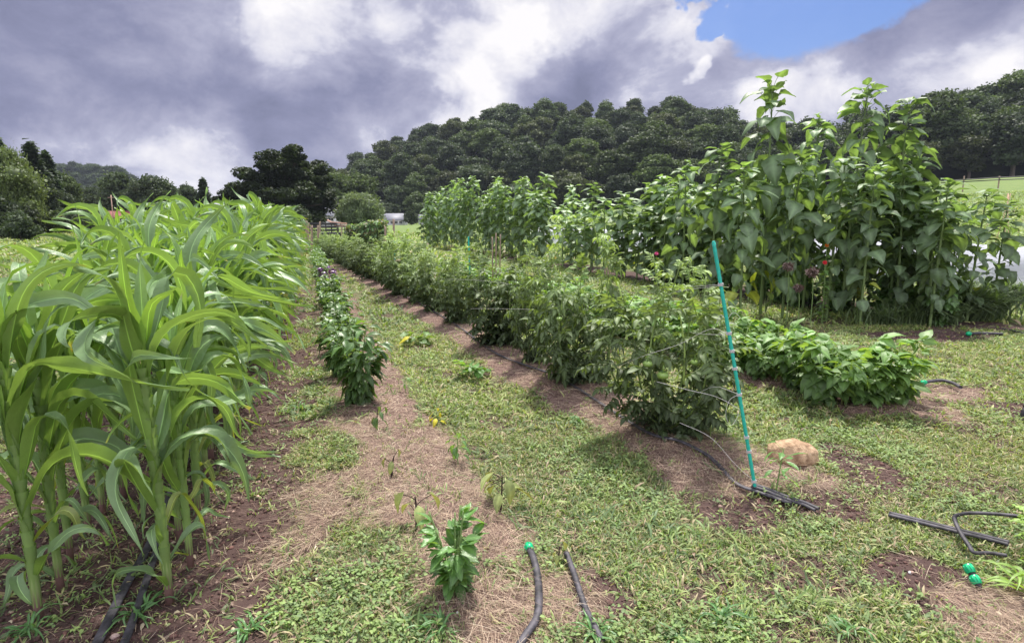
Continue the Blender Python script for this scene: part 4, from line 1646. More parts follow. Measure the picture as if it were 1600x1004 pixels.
# undergrowth and tall grass along the sunflower bed
fillp = Pool([make_bush('leafy_plant', 'leafy plant', 950 + i, .75, .34, 110, [SUNL[0], PEPL[0], PEPL[2]], M['pepper'], M['stemg'], .09, .18, 6, (-1.0, .4), 1.2, True, .08, .005) for i in range(2)])
F_ = random.Random(9)
for i in range(26):
    Y = 9.55 + 7 * i / 25
    x = float(sun_x(Y)) + F_.uniform(-.8, .0)
    if x / Y * FPX + 800 > 1510:
        x -= .6
    fillp.put(i, on(x, Y), F_.uniform(0, 6.28), F_.uniform(.75, 1.25), 'leafy undergrowth plant between the feet of the near sunflowers', 'undergrowth plants in the sunflower bed')
fillp.finish()
mb = MB()
rgt = np.random.default_rng(44)
for (px, py, r, n, L) in [(1525, 505, .55, 2600, .62), (1470, 512, .4, 900, .45), (1575, 478, .9, 2200, .5), (1410, 512, .5, 500, .35)]:
    c = gp(px, py)
    k = n
    x = c[0] + rgt.normal(size=k) * r * .5
    y = c[1] + .15 + np.abs(rgt.normal(size=k)) * r * .5
    R = rots(rgt.random(k) * 6.28, .75 + .65 * rgt.random(k), (rgt.random(k) - .5), L * (.5 + .7 * rgt.random(k)))
    C = colmix(k, [(.12, .17, .075), (.16, .22, .09), (.09, .13, .06)], (3, 2, 3))
    for bnd, q in ((1.6, rgt.random(k) < .5), (.5, None)):
        pass
    h = rgt.random(k) < .5
    P = np.stack([x, y, gz(x, y)], 1)
    mb.inst(blade_template(2.2, .022), R[h], P[h], C[h])
    mb.inst(blade_template(.8, .03), R[~h], P[~h], C[~h])
tag(mb.build('tall_grass', M['grass']), 'tall arching grass at the right foot of the sunflower clump', 'tall grass', kind='stuff')


# ------------------------------------------------------------------ stakes, strings, hoses, rock
def stake(name, label, cat, base, top, r, mat, ties=(), group=None):
    base, top = np.array(base), np.array(top)
    t = thing(name, label, cat, tuple(base), group=group)
    L = top - base
    m = 60 if mat is M['teal'] else 12
    f = np.linspace(0, 1, m)
    pts = np.array([L * q for q in f])
    pts[0] -= np.array([0, 0, .12])
    rr = r * (1 + (.14 * (np.arange(m) % 2) if mat is M['teal'] else .03 * np.sin(np.arange(m) * 2.1)))
    sh = tube(pts, rr, 10, (1, 1, 1))
    if mat is M['teal']:
        tube([L * .998, L * 1.006], [r * 1.05, r * .7], 10, (.7, 1, 1), mb=sh)
    sh.build('shaft', mat, t)
    for q in ties:
        k = MB()
        c = L * q
        for w in range(4):
            a = np.linspace(0, 6.283, 14)
            tube(c + np.stack([np.cos(a) * r * 1.4, np.sin(a) * r * 1.4, np.full(14, (w - 1.5) * .0045) + .002 * np.sin(3 * a)], 1), .0022, 5, (1, 1, 1), mb=k)
        k.build('knot', M['string'], t)
    return t


sb = gon(1181, 764)
stp = at(1115, 379, sb[1] + .02)
TIES = [.16, .35, .42, .49, .595, .77, .83, .955]
teal = stake('garden_stake', 'tall leaning teal plastic-coated stake tied with white twine at the end of the tomato row', 'garden stake', sb, stp, .0098, M['teal'], [1 - q for q in TIES])


def on_stake(q):
    return sb + (stp - sb) * (1 - q)


def twine(label, pts, r=.0011, name='twine'):
    p = spline(pts, 10)
    m = tube(p, r, 5, (1, 1, 1))
    o = m.build(name, M['string'])
    return tag(o, label, 'twine', 'white twine strung along the tomato row')


twine('upper white twine running left from the top knot of the teal stake', [on_stake(.16), at(1064, 449, 4.4), at(1000, 456, 5.3), at(930, 462, 7)])
twine('white twine slanting from the top knot down into the second tomato plant', [on_stake(.165), at(1060, 455, 4.0), at(1000, 473, 4.6), at(950, 484, 5.0)])
twine('middle white twine sagging from the teal stake across the first tomato plant', [on_stake(.355), at(1110, 514, 3.65), at(1060, 538, 3.7), at(1005, 556, 3.72), at(960, 575, 4.2)])
twine('white twine running from the second knot of the teal stake towards the bean row', [on_stake(.355), at(1100, 522, 3.9), at(1078, 519, 4.3)])
twine('low white twine crossing the first tomato plant from the lower knot', [on_stake(.66), at(1120, 620, 3.58), at(1076, 609, 3.62), at(1026, 596, 3.7)])
twine('white twine slanting down left from the fourth knot', [on_stake(.595), at(1118, 604, 3.75), at(1090, 614, 3.9)])
twine('lowest white twine from under the first plant to the foot of the stake', [on_stake(.955), at(1150, 726, 3.5), at(1110, 683, 3.55), at(1062, 660, 3.6)])
twine('loose loop of twine hanging at the left of the stake below the fourth knot', [on_stake(.595), at(1140, 625, 3.5), at(1134, 648, 3.48), at(1142, 664, 3.48), at(1150, 655, 3.5), at(1156, 640, 3.52), on_stake(.655)])
twine('short loose end of twine to the right of the second knot', [on_stake(.30), at(1146, 488, 3.5), at(1160, 499, 3.48)])
twine('curled loop of twine left of the second knot', [on_stake(.30), at(1126, 492, 3.55), at(1119, 505, 3.55), at(1110, 515, 3.6)])
twine('white twine in front of the third tomato plant', [at(700, 436, 6.9), at(750, 438, 6.5), at(800, 444, 6.2)])
twine('white twine low across the dark bulging tomato plant', [at(735, 482, 6.7), at(775, 482, 6.4), at(830, 483, 6.0)])
twine('white twine running from the far teal stake to the tomatoes', [at(617, 386, 17), at(628, 393, 16), at(642, 402, 14)])

# further stakes
stake('garden_stake', 'teal stake halfway down the tomato row with a brown post behind it', 'garden stake', at(619, 455, 14.2), at(616, 376, 14.2), .016, M['teal'], [.62])
stake('garden_stake', 'teal stake standing in front of the far sunflower clump', 'garden stake', at(734, 420, 14.5), at(732, 370, 14.5), .018, M['teal'], [.3])
stake('wooden_post', 'tall brown post behind the middle teal stake', 'wooden post', at(616, 420, 20), at(615, 342, 20), .035, M['wood'])
stake('wooden_post', 'short brown post left of the tall one by the trellis', 'wooden post', at(603, 400, 24), at(602, 354, 24), .04, M['wood'])
stake('wooden_post', 'pale wooden stake in the tomato row in front of the meadow', 'wooden post', at(669, 420, 19), at(668, 380, 19), .03, M['wood'])
for k, (px, pt, lab) in enumerate([(770, 370, 'left'), (775, 364, 'middle'), (781, 366, 'right')]):
    stake('wooden_stake', 'brown wooden stake behind the tomatoes, %s one of the close trio' % lab, 'wooden stake', at(px, 425, 12.6 + .1 * k), at(px + (k - 1), pt, 12.6 + .1 * k), .014, M['wood'], group='trio of brown wooden stakes')


def hose(label, pts, w, cat='hose', name='drip_hose', flat=.45, group=None, coup=None, mat='black', n=8, twin=0.0):
    p = spline([np.asarray(q, float) for q in pts], n)
    dz = w * flat * .7 + .012
    p = p + np.array([0, 0, dz])
    t = thing(name, label, cat, tuple(p[0]), group=group)
    q = p - p[0]
    col = np.array([[1 + .5 * math.sin(i * 1.3)] * 3 for i in range(len(q))]) if False else (1, 1, 1)
    # flattened tube lying on the ground: width stays level
    T = np.gradient(q, axis=0)
    T /= np.linalg.norm(T, axis=1)[:, None]
    side = np.cross(T, (0, 0, 1))
    side /= np.linalg.norm(side, axis=1)[:, None]
    up = np.cross(side, T)
    th = np.linspace(0, 2 * np.pi, 10, endpoint=False)
    for off in ([0.0] if not twin else [-twin, twin]):
        V = (q + side * off)[:, None] + (np.cos(th)[None, :, None] * side[:, None] * w + np.sin(th)[None, :, None] * up[:, None] * w * flat)
        nn = len(q)
        i = np.arange(nn - 1)[:, None] * 10
        j = np.arange(10)[None]
        F = np.stack([i + j, i + (j + 1) % 10, i + 10 + (j + 1) % 10, i + 10 + j], -1).reshape(-1, 4)
        mb = MB()
        mb.add(V.reshape(-1, 3), [F, np.array([range(10)]), np.array([list(range((nn - 1) * 10, nn * 10))[::-1]])], col)
        mb.build('pipe', M[mat], t)
    if coup is not None:
        c = q[coup]
        d = T[coup] * (1 if coup == -1 else -1)
        fit = MB()
        fit = tube([c - d * w, c + d * w * .2, c + d * w * .8, c + d * w * 1.6, c + d * w * 1.7, c + d * w * 2.4], [w * 1.05, w * 1.3, w * 1.3, w * 1.2, w * .9, w * .85], 12, (1, 1, 1), mb=fit)
        for a in range(8):
            an = a * math.pi / 4
            s1 = np.cross(d, (0, 0, 1)); s1 /= np.linalg.norm(s1)
            u1 = np.cross(s1, d)
            o = (math.cos(an) * s1 + math.sin(an) * u1) * w * 1.28
            tube([c - d * w * .1 + o, c + d * w * 1.3 + o], w * .13, 4, (.8, .8, .8), mb=fit)
        fit.build('connector', M['green'], t)
    return t


def gl(*pp, dz=0.0):
    return [gon(a, b, dz) for a, b in pp]


hose('flat black drip hose lying in the soil between the corn rows', gl((120, 1075), (158, 1000), (200, 915), (232, 860), (262, 790), (282, 730), (305, 680), (330, 620), dz=.004), .021, flat=.35)
hose('second flat black drip hose pressed against the first under the corn', gl((175, 1060), (205, 985), (232, 905), (250, 850), (272, 785), (290, 728), (312, 678), dz=.004), .017, flat=.4)
hose('long black drip hose running down the mulched tomato row', gl((1236, 792), (1205, 778), (1180, 769), (1150, 752), (1118, 722), (1098, 710), (1060, 694), (1020, 682), (985, 662), (940, 634), (900, 608), (860, 587), (820, 571), (770, 548), (715, 510), (660, 478), (630, 462), dz=.006), .0155, flat=.6)
hose('short doubled black hose end beyond the teal stake', gl((1176, 758), (1200, 770), (1228, 781), (1256, 792), (1276, 802), dz=.006), .013, flat=.75, twin=.0165)
hose('flat grey-black hose lying on the grass at the right edge', gl((1388, 811), (1420, 819), (1460, 829), (1500, 839), (1545, 850), (1575, 858), dz=.016), .013, flat=.7, twin=.0155)
rb = gon(1700, 845)
hose('thin black irrigation pipe bent in a sharp loop at the right edge', [at(1680, 835, 2.75), at(1640, 824, 2.78), at(1600, 813, 2.82), at(1560, 808, 2.88), at(1520, 806, 2.94), at(1500, 808, 2.98), at(1491, 812, 2.99), at(1493, 822, 2.96), at(1502, 840, 2.88), at(1514, 858, 2.80), at(1522, 868, 2.77), gon(1545, 872, .012), gon(1572, 876, .012)], .011, flat=.8, name='irrigation_pipe', cat='pipe', n=6)
hose('black hose with a green end connector curving through the straw at the bottom', gl((810, 1022), (820, 1004), (838, 975), (842, 945), (840, 910), (834, 882), (827, 865), dz=.010), .0175, flat=.7, coup=-1)
hose('black open-ended hose right of the green-tipped one, pale string tangled near its foot', gl((885, 872), (895, 900), (905, 930), (915, 960), (930, 990), (940, 1010), dz=.010), .0145, flat=.75)
hose('black hose with a green connector coming out of the bean row', gl((1500, 613), (1488, 606), (1472, 602), (1455, 603), (1443, 605), dz=.03), .020, flat=.8, coup=-1)
hose('short black hose with a green end in front of the tall grass by the sunflowers', gl((1566, 525), (1548, 524), (1530, 524), (1514, 525), dz=.01), .024, flat=.8, coup=-1)
hose('thin black hose trailing on the ground behind the sunflower bed hose', gl((1600, 524), (1585, 520), (1566, 516), dz=.01), .014, flat=.8)

# bits of pale fibre tangled on the second bottom hose
mb = MB()
for k in range(40):
    t_ = rgt.random()
    a = gon(905 + 22 * t_, 935 + 55 * t_, .022)
    b = a + np.array([rgt.normal() * .018, rgt.normal() * .018, .004])
    tube([a, (a + b) / 2 + np.array([0, 0, .006]), b], .0012, 4, (.9, .85, .8), mb=mb)
tag(mb.build('string_tangle', M['string']), 'pale frayed string tangled over the black hose at the bottom', 'string')

# loose green connector
c = gon(1517, 912, .02)
c[2] += .03
t = thing('hose_connector', 'loose green and black hose connector lying on bare soil at the bottom right', 'hose connector', tuple(c), math.radians(4), scale=1.15)
t.rotation_euler = (math.radians(38), 0, math.radians(4))
for y0, nm in ((.022, 'collar'), (-.022, 'collar')):
    b = tube([(0, y0 - .017, 0), (0, y0 - .015, 0), (0, y0 + .015, 0), (0, y0 + .017, 0)], [.014, .0175, .0175, .014], 14, (1, 1, 1))
    for a in range(10):
        an = a * .628
        tube([(math.cos(an) * .0175, y0 - .012, math.sin(an) * .0175), (math.cos(an) * .0175, y0 + .012, math.sin(an) * .0175)], .0018, 4, (.8, .8, .8), mb=b)
    b.build(nm, M['green'], t)
tube([(0, -.055, 0), (0, -.045, 0), (0, -.04, 0), (0, .04, 0), (0, .041, 0)], [.008, .012, .0125, .0125, .010], 12, (.8, .8, .8)).build('barrel', M['black'], t)

# black fitting cut by the right edge
c = gon(1598, 655)
t = thing('valve', 'black irrigation riser standing upright at the right edge of the lawn', 'valve', tuple(c))
tube([(0, 0, -.03), (0, 0, .03), (.0, 0, .07), (.02, 0, .12)], [.022, .024, .02, .018], 10, (1, 1, 1)).build('pipe', M['black'], t)
tube([(.02, 0, .11), (.022, 0, .135)], [.026, .026], 10, (1, 1, 1)).build('cap', M['black'], t)


# tan rock
def make_rock(name, label, px, py, rx, ry, rz_, mat, seed=1):
    rng = random.Random(seed)
    c = gon(px, py)
    n, m = 40, 24
    V = []
    from mathutils import noise
    for i in range(m + 1):
        th = math.pi * i / m
        for j in range(n):
            ph = 2 * math.pi * j / n
            d = Vector((math.sin(th) * math.cos(ph), math.sin(th) * math.sin(ph), math.cos(th)))
            k = 1 + .16 * noise.noise(d * 1.4 + Vector((seed, 0, 0))) + .06 * noise.noise(d * 3.5) + .02 * noise.noise(d * 9)
            sup = (abs(d.x) ** 2.2 + abs(d.y) ** 2.2 + abs(d.z) ** 2.2) ** (-1 / 2.2)
            k *= sup
            # the shallow scoop on its front right
            sc = math.exp(-((d.x - .35) ** 2 + (d.y + .75) ** 2 + (d.z - .1) ** 2) / .09)
            k *= 1 - .10 * sc
            V.append((d.x * k * rx, d.y * k * ry, d.z * k * rz_))
    i = np.arange(m)[:, None] * n
    j = np.arange(n)[None]
    F = np.stack([i + j, i + n + j, i + n + (j + 1) % n, i + (j + 1) % n], -1).reshape(-1, 4)
    mb = MB()
    mb.add(V, F)
    o = mb.build(name, mat)
    o.location = (c[0], c[1] + ry * .6, c[2] + rz_ * .52)
    o.rotation_euler = (0, .10, .1)
    return tag(o, label, 'rock')


make_rock('rock', 'smooth tan boulder lying in the grass to the right of the teal stake', 1244, 727, .172, .12, .10, M['rock'])
pebm = solid_mat('pink_pebble', (.36, .26, .23), .8, .2, 30)
for k, (px, py, r, lab) in enumerate([(178, 998, .018, 'small pinkish stone at the bottom left beside the corn hose'), (392, 730, .014, 'little pale stone on the soil edge right of the corn'), (430, 752, .012, 'small pink stone on the path beyond the leaning corn leaf'), (1424, 896, .012, 'small white stone on the bare patch at the bottom right'), (715, 958, .008, 'tiny white chip in the straw under the young pepper plant')]):
    make_rock('stone', lab, px, py, r, r * .8, r * .6, M['string'] if k > 2 else pebm, k + 2)


# bottom right: feathery carrot-like plant and strap leaves
def strap_plant(name, label, cat, px, py, n, L, w, mat, seed, el=(.3, 1.3), Yo=0, col=(1, 1, 1)):
    rng = random.Random(seed)
    c = gon(px, py)
    t = thing(name, label, cat, tuple(c))
    mb = MB()
    for k in range(n):
        az = rng.uniform(0, 6.28)
        corn_leaf(mb, (rng.uniform(-.02, .02), rng.uniform(-.02, .02), 0), az, rng.uniform(*el), L * rng.uniform(.6, 1.1), w, rng, rng.uniform(.8, 1.8), rng.uniform(-.3, .3), rng.uniform(-.5, .5), np.array(col) * rng.uniform(.9, 1.2), 10)
    mb.build('foliage', mat, t)
    return t


YG = leaf_mat('yellow_green_leaf', (.24, .38, .09), (.26, .40, .10), (.4, .55, .06), .35, .5, .2)
strap_plant('strap_leaved_weed', 'light green strap-leaved weed arching over the straw at the bottom right', 'weed', 1606, 925, 13, .30, .020, YG, 5)
ferny = blade_leaf(lambda t: (.30 * (1 - t) + .06) * (.55 + .45 * math.cos(t * 40)) + .01, 14, .2, .25, .05, 8)
t = make_bush('leafy_herb', 'herb', 977, .32, .20, 120, [ferny], YG, M['stemg'], .08, .13, 8, (-.5, .7), 1.2, True, .04, .003)
t.location = gon(1660, 905)
t['label'] = 'pale feathery herb spilling in from the right edge above the strap-leaved weed'
for k, (px, py) in enumerate([(905, 660), (930, 990), (1130, 975), (1330, 985), (50, 985), (215, 960), (390, 985), (360, 700), (470, 640), (1060, 1000), (690, 985)]):
    strap_plant('crabgrass_clump', ['clump of crabgrass between the black hose and the pepper straw', 'crabgrass clump at the bottom beside the frayed hose', 'broad crabgrass clump at the bottom of the turf, left of centre right', 'light crabgrass clump at the bottom below the bare soil patch', 'grass clump at the foot of the bottom left corn', 'weed grass clump beside the black hose under the corn', 'crabgrass clump on the bottom edge of the path by the corn', 'crabgrass clump at the edge of the corn soil, mid path', 'crabgrass clump on the path left of the big pepper plant', 'crabgrass clump on the bottom edge of the turf', 'sparse grass clump in the straw under the young pepper plant'][k],
                'grass clump', px, py, 22, .13 + .03 * (k % 3), .010, M['young'], 50 + k, (.2, 1.1), col=(.8, .85, .9))

# ------------------------------------------------------------------ row cover tunnel
def make_tunnel():
    m, g = new_mat('row_cover_fabric')
    tc = g.n('ShaderNodeTexCoord').outputs['Object']
    nz = g.noise(tc, 3, 4, .6).outputs[0]
    bs = g.n('ShaderNodeBsdfDiffuse')
    g.put(bs.inputs[0], g.mix(nz, (.50, .52, .60), (.72, .73, .80)))
    bp = g.n('ShaderNodeBump')
    bp.inputs['Strength'].default_value = .9
    bp.inputs['Distance'].default_value = .05
    g.put(bp.inputs['Height'], g.noise(g.vmath('MULTIPLY', tc, (1, .5, 2)), 5, 5, .65).outputs[0])
    g.put(bs.inputs['Normal'], bp.outputs[0])
    tr = g.n('ShaderNodeBsdfTranslucent')
    tr.inputs[0].default_value = (.75, .78, .85, 1)
    tp = g.n('ShaderNodeBsdfTransparent')
    a = g.n('ShaderNodeMixShader'); a.inputs[0].default_value = .4
    g.put(a.inputs[1], bs.outputs[0]); g.put(a.inputs[2], tr.outputs[0])
    b = g.n('ShaderNodeMixShader'); b.inputs[0].default_value = .18
    g.put(b.inputs[1], a.outputs[0]); g.put(b.inputs[2], tp.outputs[0])
    out = g.n('ShaderNodeOutputMaterial')
    g.put(out.inputs[0], b.outputs[0])
    t = thing('row_cover_tunnel', 'long low tunnel of white translucent row cover behind the sunflowers', 'row cover', tuple(on(12.9, 16)))
    o = np.array(t.location)
    mb = MB()
    n, k = 260, 20
    V = []
    for i in range(n):
        y = 13.0 + 31 * i / (n - 1)
        cx = 19.2 - .40 * y
        hoop = abs(math.cos(math.pi * y / 1.5))
        H = 1.02 - .16 * (1 - hoop) + .03 * math.sin(y * 3)
        for j in range(k):
            a = math.pi * (j / (k - 1))
            w = .80 + .03 * math.sin(y * 2.3 + j)
            px = -math.cos(a) * w
            pz = max(0.0, math.sin(a)) ** .8 * H * (1 - .05 * (1 - hoop) * math.sin(3 * a))
            px += .03 * math.sin(11 * a + y * 4) * (1 - hoop * .5)
            xx = cx + px * (1 + (.25 if j in (0, k - 1) else 0))
            V.append((xx, y + px * .40, gzs(xx, y) + pz + .02 + .015 * math.sin(y * 9 + j * 2)))
    i = np.arange(n - 1)[:, None] * k
    j = np.arange(k - 1)[None]
    F = np.stack([i + j, i + j + 1, i + k + j + 1, i + k + j], -1).reshape(-1, 4)
    mb.add(np.array(V) - o, F)
    mb.build('cover', m, t)
    y = 13.5
    while y < 43:
        cx = 19.2 - .40 * y
        a = np.linspace(0, math.pi, 14)
        P = np.stack([cx - np.cos(a) * .78, y - np.cos(a) * .78 * .4, np.array([gzs(cx, y)] * 14) + np.sin(a) ** .8 * 1.0], 1) - o
        tube(P, .010, 6, (1, 1, 1)).build('hoop', M['string'], t)
        y += 1.5
    return t


make_tunnel()

# red-leaved plants beyond the tunnel
redm = leaf_mat('red_leaf', (.30, .115, .125), (.33, .14, .15), (.5, .12, .1), .3, .55, .4)
red_pool = Pool([make_bush('red_leaved_plant', 'red-leaved plant', 990 + i, .65, .42, 170, PEPL, redm, M['bark'], .10, .17, 7, (-.7, .5), 1.6, True, .06, .006) for i in range(3)])
Q_ = random.Random(77)
k = 0
for r in range(3):
    y = 19.5 + r * 1.6
    x = 13.2 + r * 1.3
    while y < 31 and k < 90:
        red_pool.put(k, on(x, y), Q_.uniform(0, 6), Q_.uniform(1.0, 1.4), 'pinkish red-leaved bush in the row beyond the row cover at the right edge', 'red-leaved bushes beyond the row cover')
        k += 1
        y += .62
        x -= .25
red_pool.finish()
# dry cornstalk tripod at the right edge
c = on(19.0, 23.8)
t = thing('bamboo_tripod', 'thin bamboo tripod poking up above the red-leaved bushes', 'bamboo tripod', tuple(c))
for a in range(3):
    tube([(math.cos(a * 2.1) * .35, math.sin(a * 2.1) * .35, 0), (math.cos(a * 2.1 + 3.1) * .06, math.sin(a * 2.1 + 3.1) * .06, 2.6)], .014, 6, (1.6, 1.5, 1.3)).build('pole', M['wood'], t)


# ------------------------------------------------------------------ trellis, wagon, buildings
def trellis(label, px, py0, py1, Y, w, seed):
    nr = np.random.default_rng(seed)
    b, tp = at(px, py0, Y), at(px, py1, Y)
    z0 = gzs(b[0], Y)
    H = tp[2] - z0
    t = thing('trellis_vine', label, 'vine', (b[0], Y, z0), group='vines on the trellis by the wagon')
    tube([(0, .1, -.1), (0, .1, H * 1.02)], .04, 8, (1, 1, 1)).build('post', M['wood'], t)
    m = MB()
    k = 1500
    P = np.stack([(nr.random(k) - .5) * w, (nr.random(k) - .5) * .8, H * nr.random(k) ** .8 * (.93 + .12 * nr.random(k))], 1)
    C = np.array([[.9, .95, .9], [1.3, .8, .85], [.6, .6, .6], [1.4, 1.5, 1.3]])[nr.integers(0, 4, k)]
    put_leaves(m, [SUNL[0], PEPL[0]], P, nr.random(k) * 6.28, nr.random(k) * 2 - 1.2, nr.random(k) - .5, .10 + .10 * nr.random(k), C, nr)
    m.build('foliage', M['sunf'], t)


for k, (px, top, lab) in enumerate([(556, 352, 'vine on the trellis next to the wagon, left end'), (573, 349, 'vine in the middle of the trellis by the wagon'), (590, 345, 'vine at the right end of the trellis, tallest, below the white house'), (541, 358, 'low vine in front of the wagon drawbar')]):
    if k < 3:
        trellis(lab, px, 385, top, 34 - k * .6, .95, k)


def wheel(mb_t, mb_r, c, r, w):
    a = np.linspace(0, 2 * np.pi, 25)
    ring = np.stack([np.cos(a) * r * .82, np.zeros(25), np.sin(a) * r * .82], 1) + c
    tube(ring, r * .2, 8, (1, 1, 1), cap=False, mb=mb_t)
    tube([np.array(c) - (0, w * .4, 0), np.array(c) + (0, w * .4, 0)], [r * .62, r * .62], 16, (1, 1, 1), mb=mb_r)


def wagon():
    Y = 42.0
    a, b = at(492, 381, Y), at(552, 381, Y)
    z0 = gzs((a[0] + b[0]) / 2, Y)
    t = thing('farm_wagon', 'black farm wagon with planks on its bed at the far end of the grass path', 'wagon', ((a[0] + b[0]) / 2, Y, z0), scale=(1, 1, 1.3))
    L = b[0] - a[0] + .4
    m = MB()
    box(m, (0, 0, .62), (L, 1.5, .12), bev=.03)
    for k in range(5):
        box(m, (-L / 2 + .2 + k * (L - .4) / 4, 0, .52), (.08, 1.4, .09))
    m.build('bed', M['tyre'], t, smooth=False)
    m = MB()
    for k in range(6):
        box(m, (-L / 2 + .1 + k * (L * .62) / 5, -.72, .92), (.06, .06, .5))
    for z in (.80, .96, 1.12):
        box(m, (-L * .18, -.76, z), (L * .64, .03, .11))
    m.build('side_rail', M['tyre'], t, smooth=False)
    for x, y in ((-L * .32, -.78), (-L * .32, .78), (L * .34, -.78), (L * .34, .78)):
        mt, mr = MB(), MB()
        wheel(mt, mr, (x, y, .34), .36, .18)
        w = mt.build('wheel', M['tyre'], t)
        mr.build('rim', M['roof'], w)
    m = tube([(L / 2, 0, .5), (L / 2 + .9, 0, .35)], .04, 8, (1, 1, 1))
    m.build('drawbar', M['tyre'], t)
    pk = solid_mat('salmon_plank', (.52, .30, .22), .7, .15, 6)
    for k, (x0, x1, z0_, z1, y) in enumerate([(.0, 1.0, 1.20, 1.12, -.3), (.1, .9, 1.02, 1.02, .0), (-.35, .1, 1.30, 1.12, -.1)]):
        m = MB()
        L2 = x1 - x0
        V0 = MB()
        box(m, ((x0 + x1) / 2, y, (z0_ + z1) / 2), (L2, .22, .07))
        V = m.v[0]
        V[:, 2] += (z1 - z0_) * (V[:, 0] - (x0 + x1) / 2) / L2
        o = m.build('plank', pk, smooth=False)
        o.location = (t.location[0], t.location[1], t.location[2])
        o.scale = (1, 1, 1.3)
        tag(o, ['long salmon plank lying across the black wagon', 'short salmon plank stacked inside the black wagon', 'tilted pale plank leaning up on the black wagon'][k], 'plank', 'planks on the wagon')
    for k, x in enumerate((.28, .72)):
        m = MB()
        box(m, (x, .2, .82), (.05, .05, .32))
        m.build('stanchion', M['tyre'], t)
    return t


wagon()
blue = solid_mat('blue_grey_barrel', (.09, .13, .19), .5, .2, 4)
for k, (px, lab) in enumerate([(547, 'blue-grey barrel at the right end of the wagon, left one'), (556, 'blue-grey barrel beside the trellis, right one')]):
    c = at(px, 382, 39)
    t = thing('barrel', lab, 'barrel', (c[0], 39, gzs(c[0], 39)), group='barrels by the trellis')
    tube([(0, 0, 0), (0, 0, .02), (0, 0, .3), (0, 0, .33), (0, 0, .36), (0, 0, .65), (0, 0, .68), (0, 0, .71), (0, 0, .98), (0, 0, 1.0)], np.array([.27, .29, .30, .32, .30, .30, .32, .30, .29, .27]), 18, (1, 1, 1)).build('body', blue, t)
    tube([(0, 0, .99), (0, 0, 1.03)], [.26, .24], 16, (.6, .6, .6)).build('lid', blue, t)
for k, (px, y0, y1, Y) in enumerate([(479, 392, 345, 26), (487, 400, 352, 24), (497, 388, 352, 30), (482, 378, 348, 36), (534, 372, 350, 40), (541, 368, 352, 44), (500, 372, 346, 40)]):
    stake('fence_post', ['thin grey post just right of the corn tops', 'dark post beside the corn, nearest of the posts by the wagon', 'short post at the left wheel of the wagon', 'pale post behind the corn tops', 'thin post behind the wagon bed', 'thin post behind the drawbar', 'pale thin post at the left end of the wagon'][k], 'fence post', at(px, y0, Y), at(px, y1, Y), .03 + .0006 * Y, M['wood'], group='posts around the wagon')


def house(label, px0, px1, pyb, pyw, pyr, Y, roofm, wallm, nwin=4, depth=6, name='house', door=True, chim=False):
    a, b = at(px0, pyb, Y), at(px1, pyb, Y)
    L = b[0] - a[0]
    cx = (a[0] + b[0]) / 2
    z0 = gzs(cx, Y) if abs(gzs(cx, Y) - a[2]) < 1.5 else a[2]
    z0 = a[2]
    k = Y / FPX
    Hw, Hr = (pyb - pyw) * k, (pyb - pyr) * k
    t = thing(name, label, name.replace('_', ' '), (cx, Y, z0))
    m = MB()
    box(m, (0, depth / 2, Hw / 2 - .4), (L, depth, Hw + .8))
    V = np.array([(-L / 2, 0, Hw), (L / 2, 0, Hw), (L / 2, depth, Hw), (-L / 2, depth, Hw), (-L / 2, depth / 2, Hr - .1), (L / 2, depth / 2, Hr - .1)])
    m.add(V + (0, 0, .002), [np.array([(0, 3, 4), (1, 5, 2)])])
    m.build('wall', wallm, t, smooth=False)
    m = MB()
    e = .35
    th = .15
    V = np.array([(-L / 2 - e, -e, Hw - .15), (L / 2 + e, -e, Hw - .15), (L / 2 + e, depth / 2, Hr), (-L / 2 - e, depth / 2, Hr), (L / 2 + e, depth + e, Hw - .15), (-L / 2 - e, depth + e, Hw - .15)])
    V = np.concatenate([V, V + (0, 0, th)])
    m.add(V, np.array([(0, 3, 2, 1), (3, 5, 4, 2), (6, 7, 8, 9), (9, 8, 10, 11), (0, 1, 7, 6), (4, 5, 11, 10), (1, 2, 8, 7), (2, 4, 10, 8), (3, 0, 6, 9), (5, 3, 9, 11)]))
    r = m.build('roof', roofm, t, smooth=False)
    if chim:
        m = MB()
        box(m, (L * .2, depth * .4, Hr + .3), (.6, .6, 1.2))
        m.build('chimney', M['redroof'], r, smooth=False)
    for i in range(nwin):
        x = -L / 2 + L * (i + .7) / (nwin + .4)
        w_, h_ = L / (nwin + .4) * .62, Hw * .42
        m = MB()
        for dx, dz, sx, sz in ((0, h_ / 2, w_ + .1, .08), (0, -h_ / 2, w_ + .1, .08), (-w_ / 2, 0, .08, h_), (w_ / 2, 0, .08, h_), (0, 0, .05, h_)):
            box(m, (x + dx, -.03, Hw * .6 + dz), (sx, .07, sz))
        f = m.build('window', M['white'], t, smooth=False)
        m = MB()
        box(m, (x, -.012, Hw * .6), (w_ - .05, .02, h_ - .05))
        m.build('pane', M['dark'], f, smooth=False)
    return t


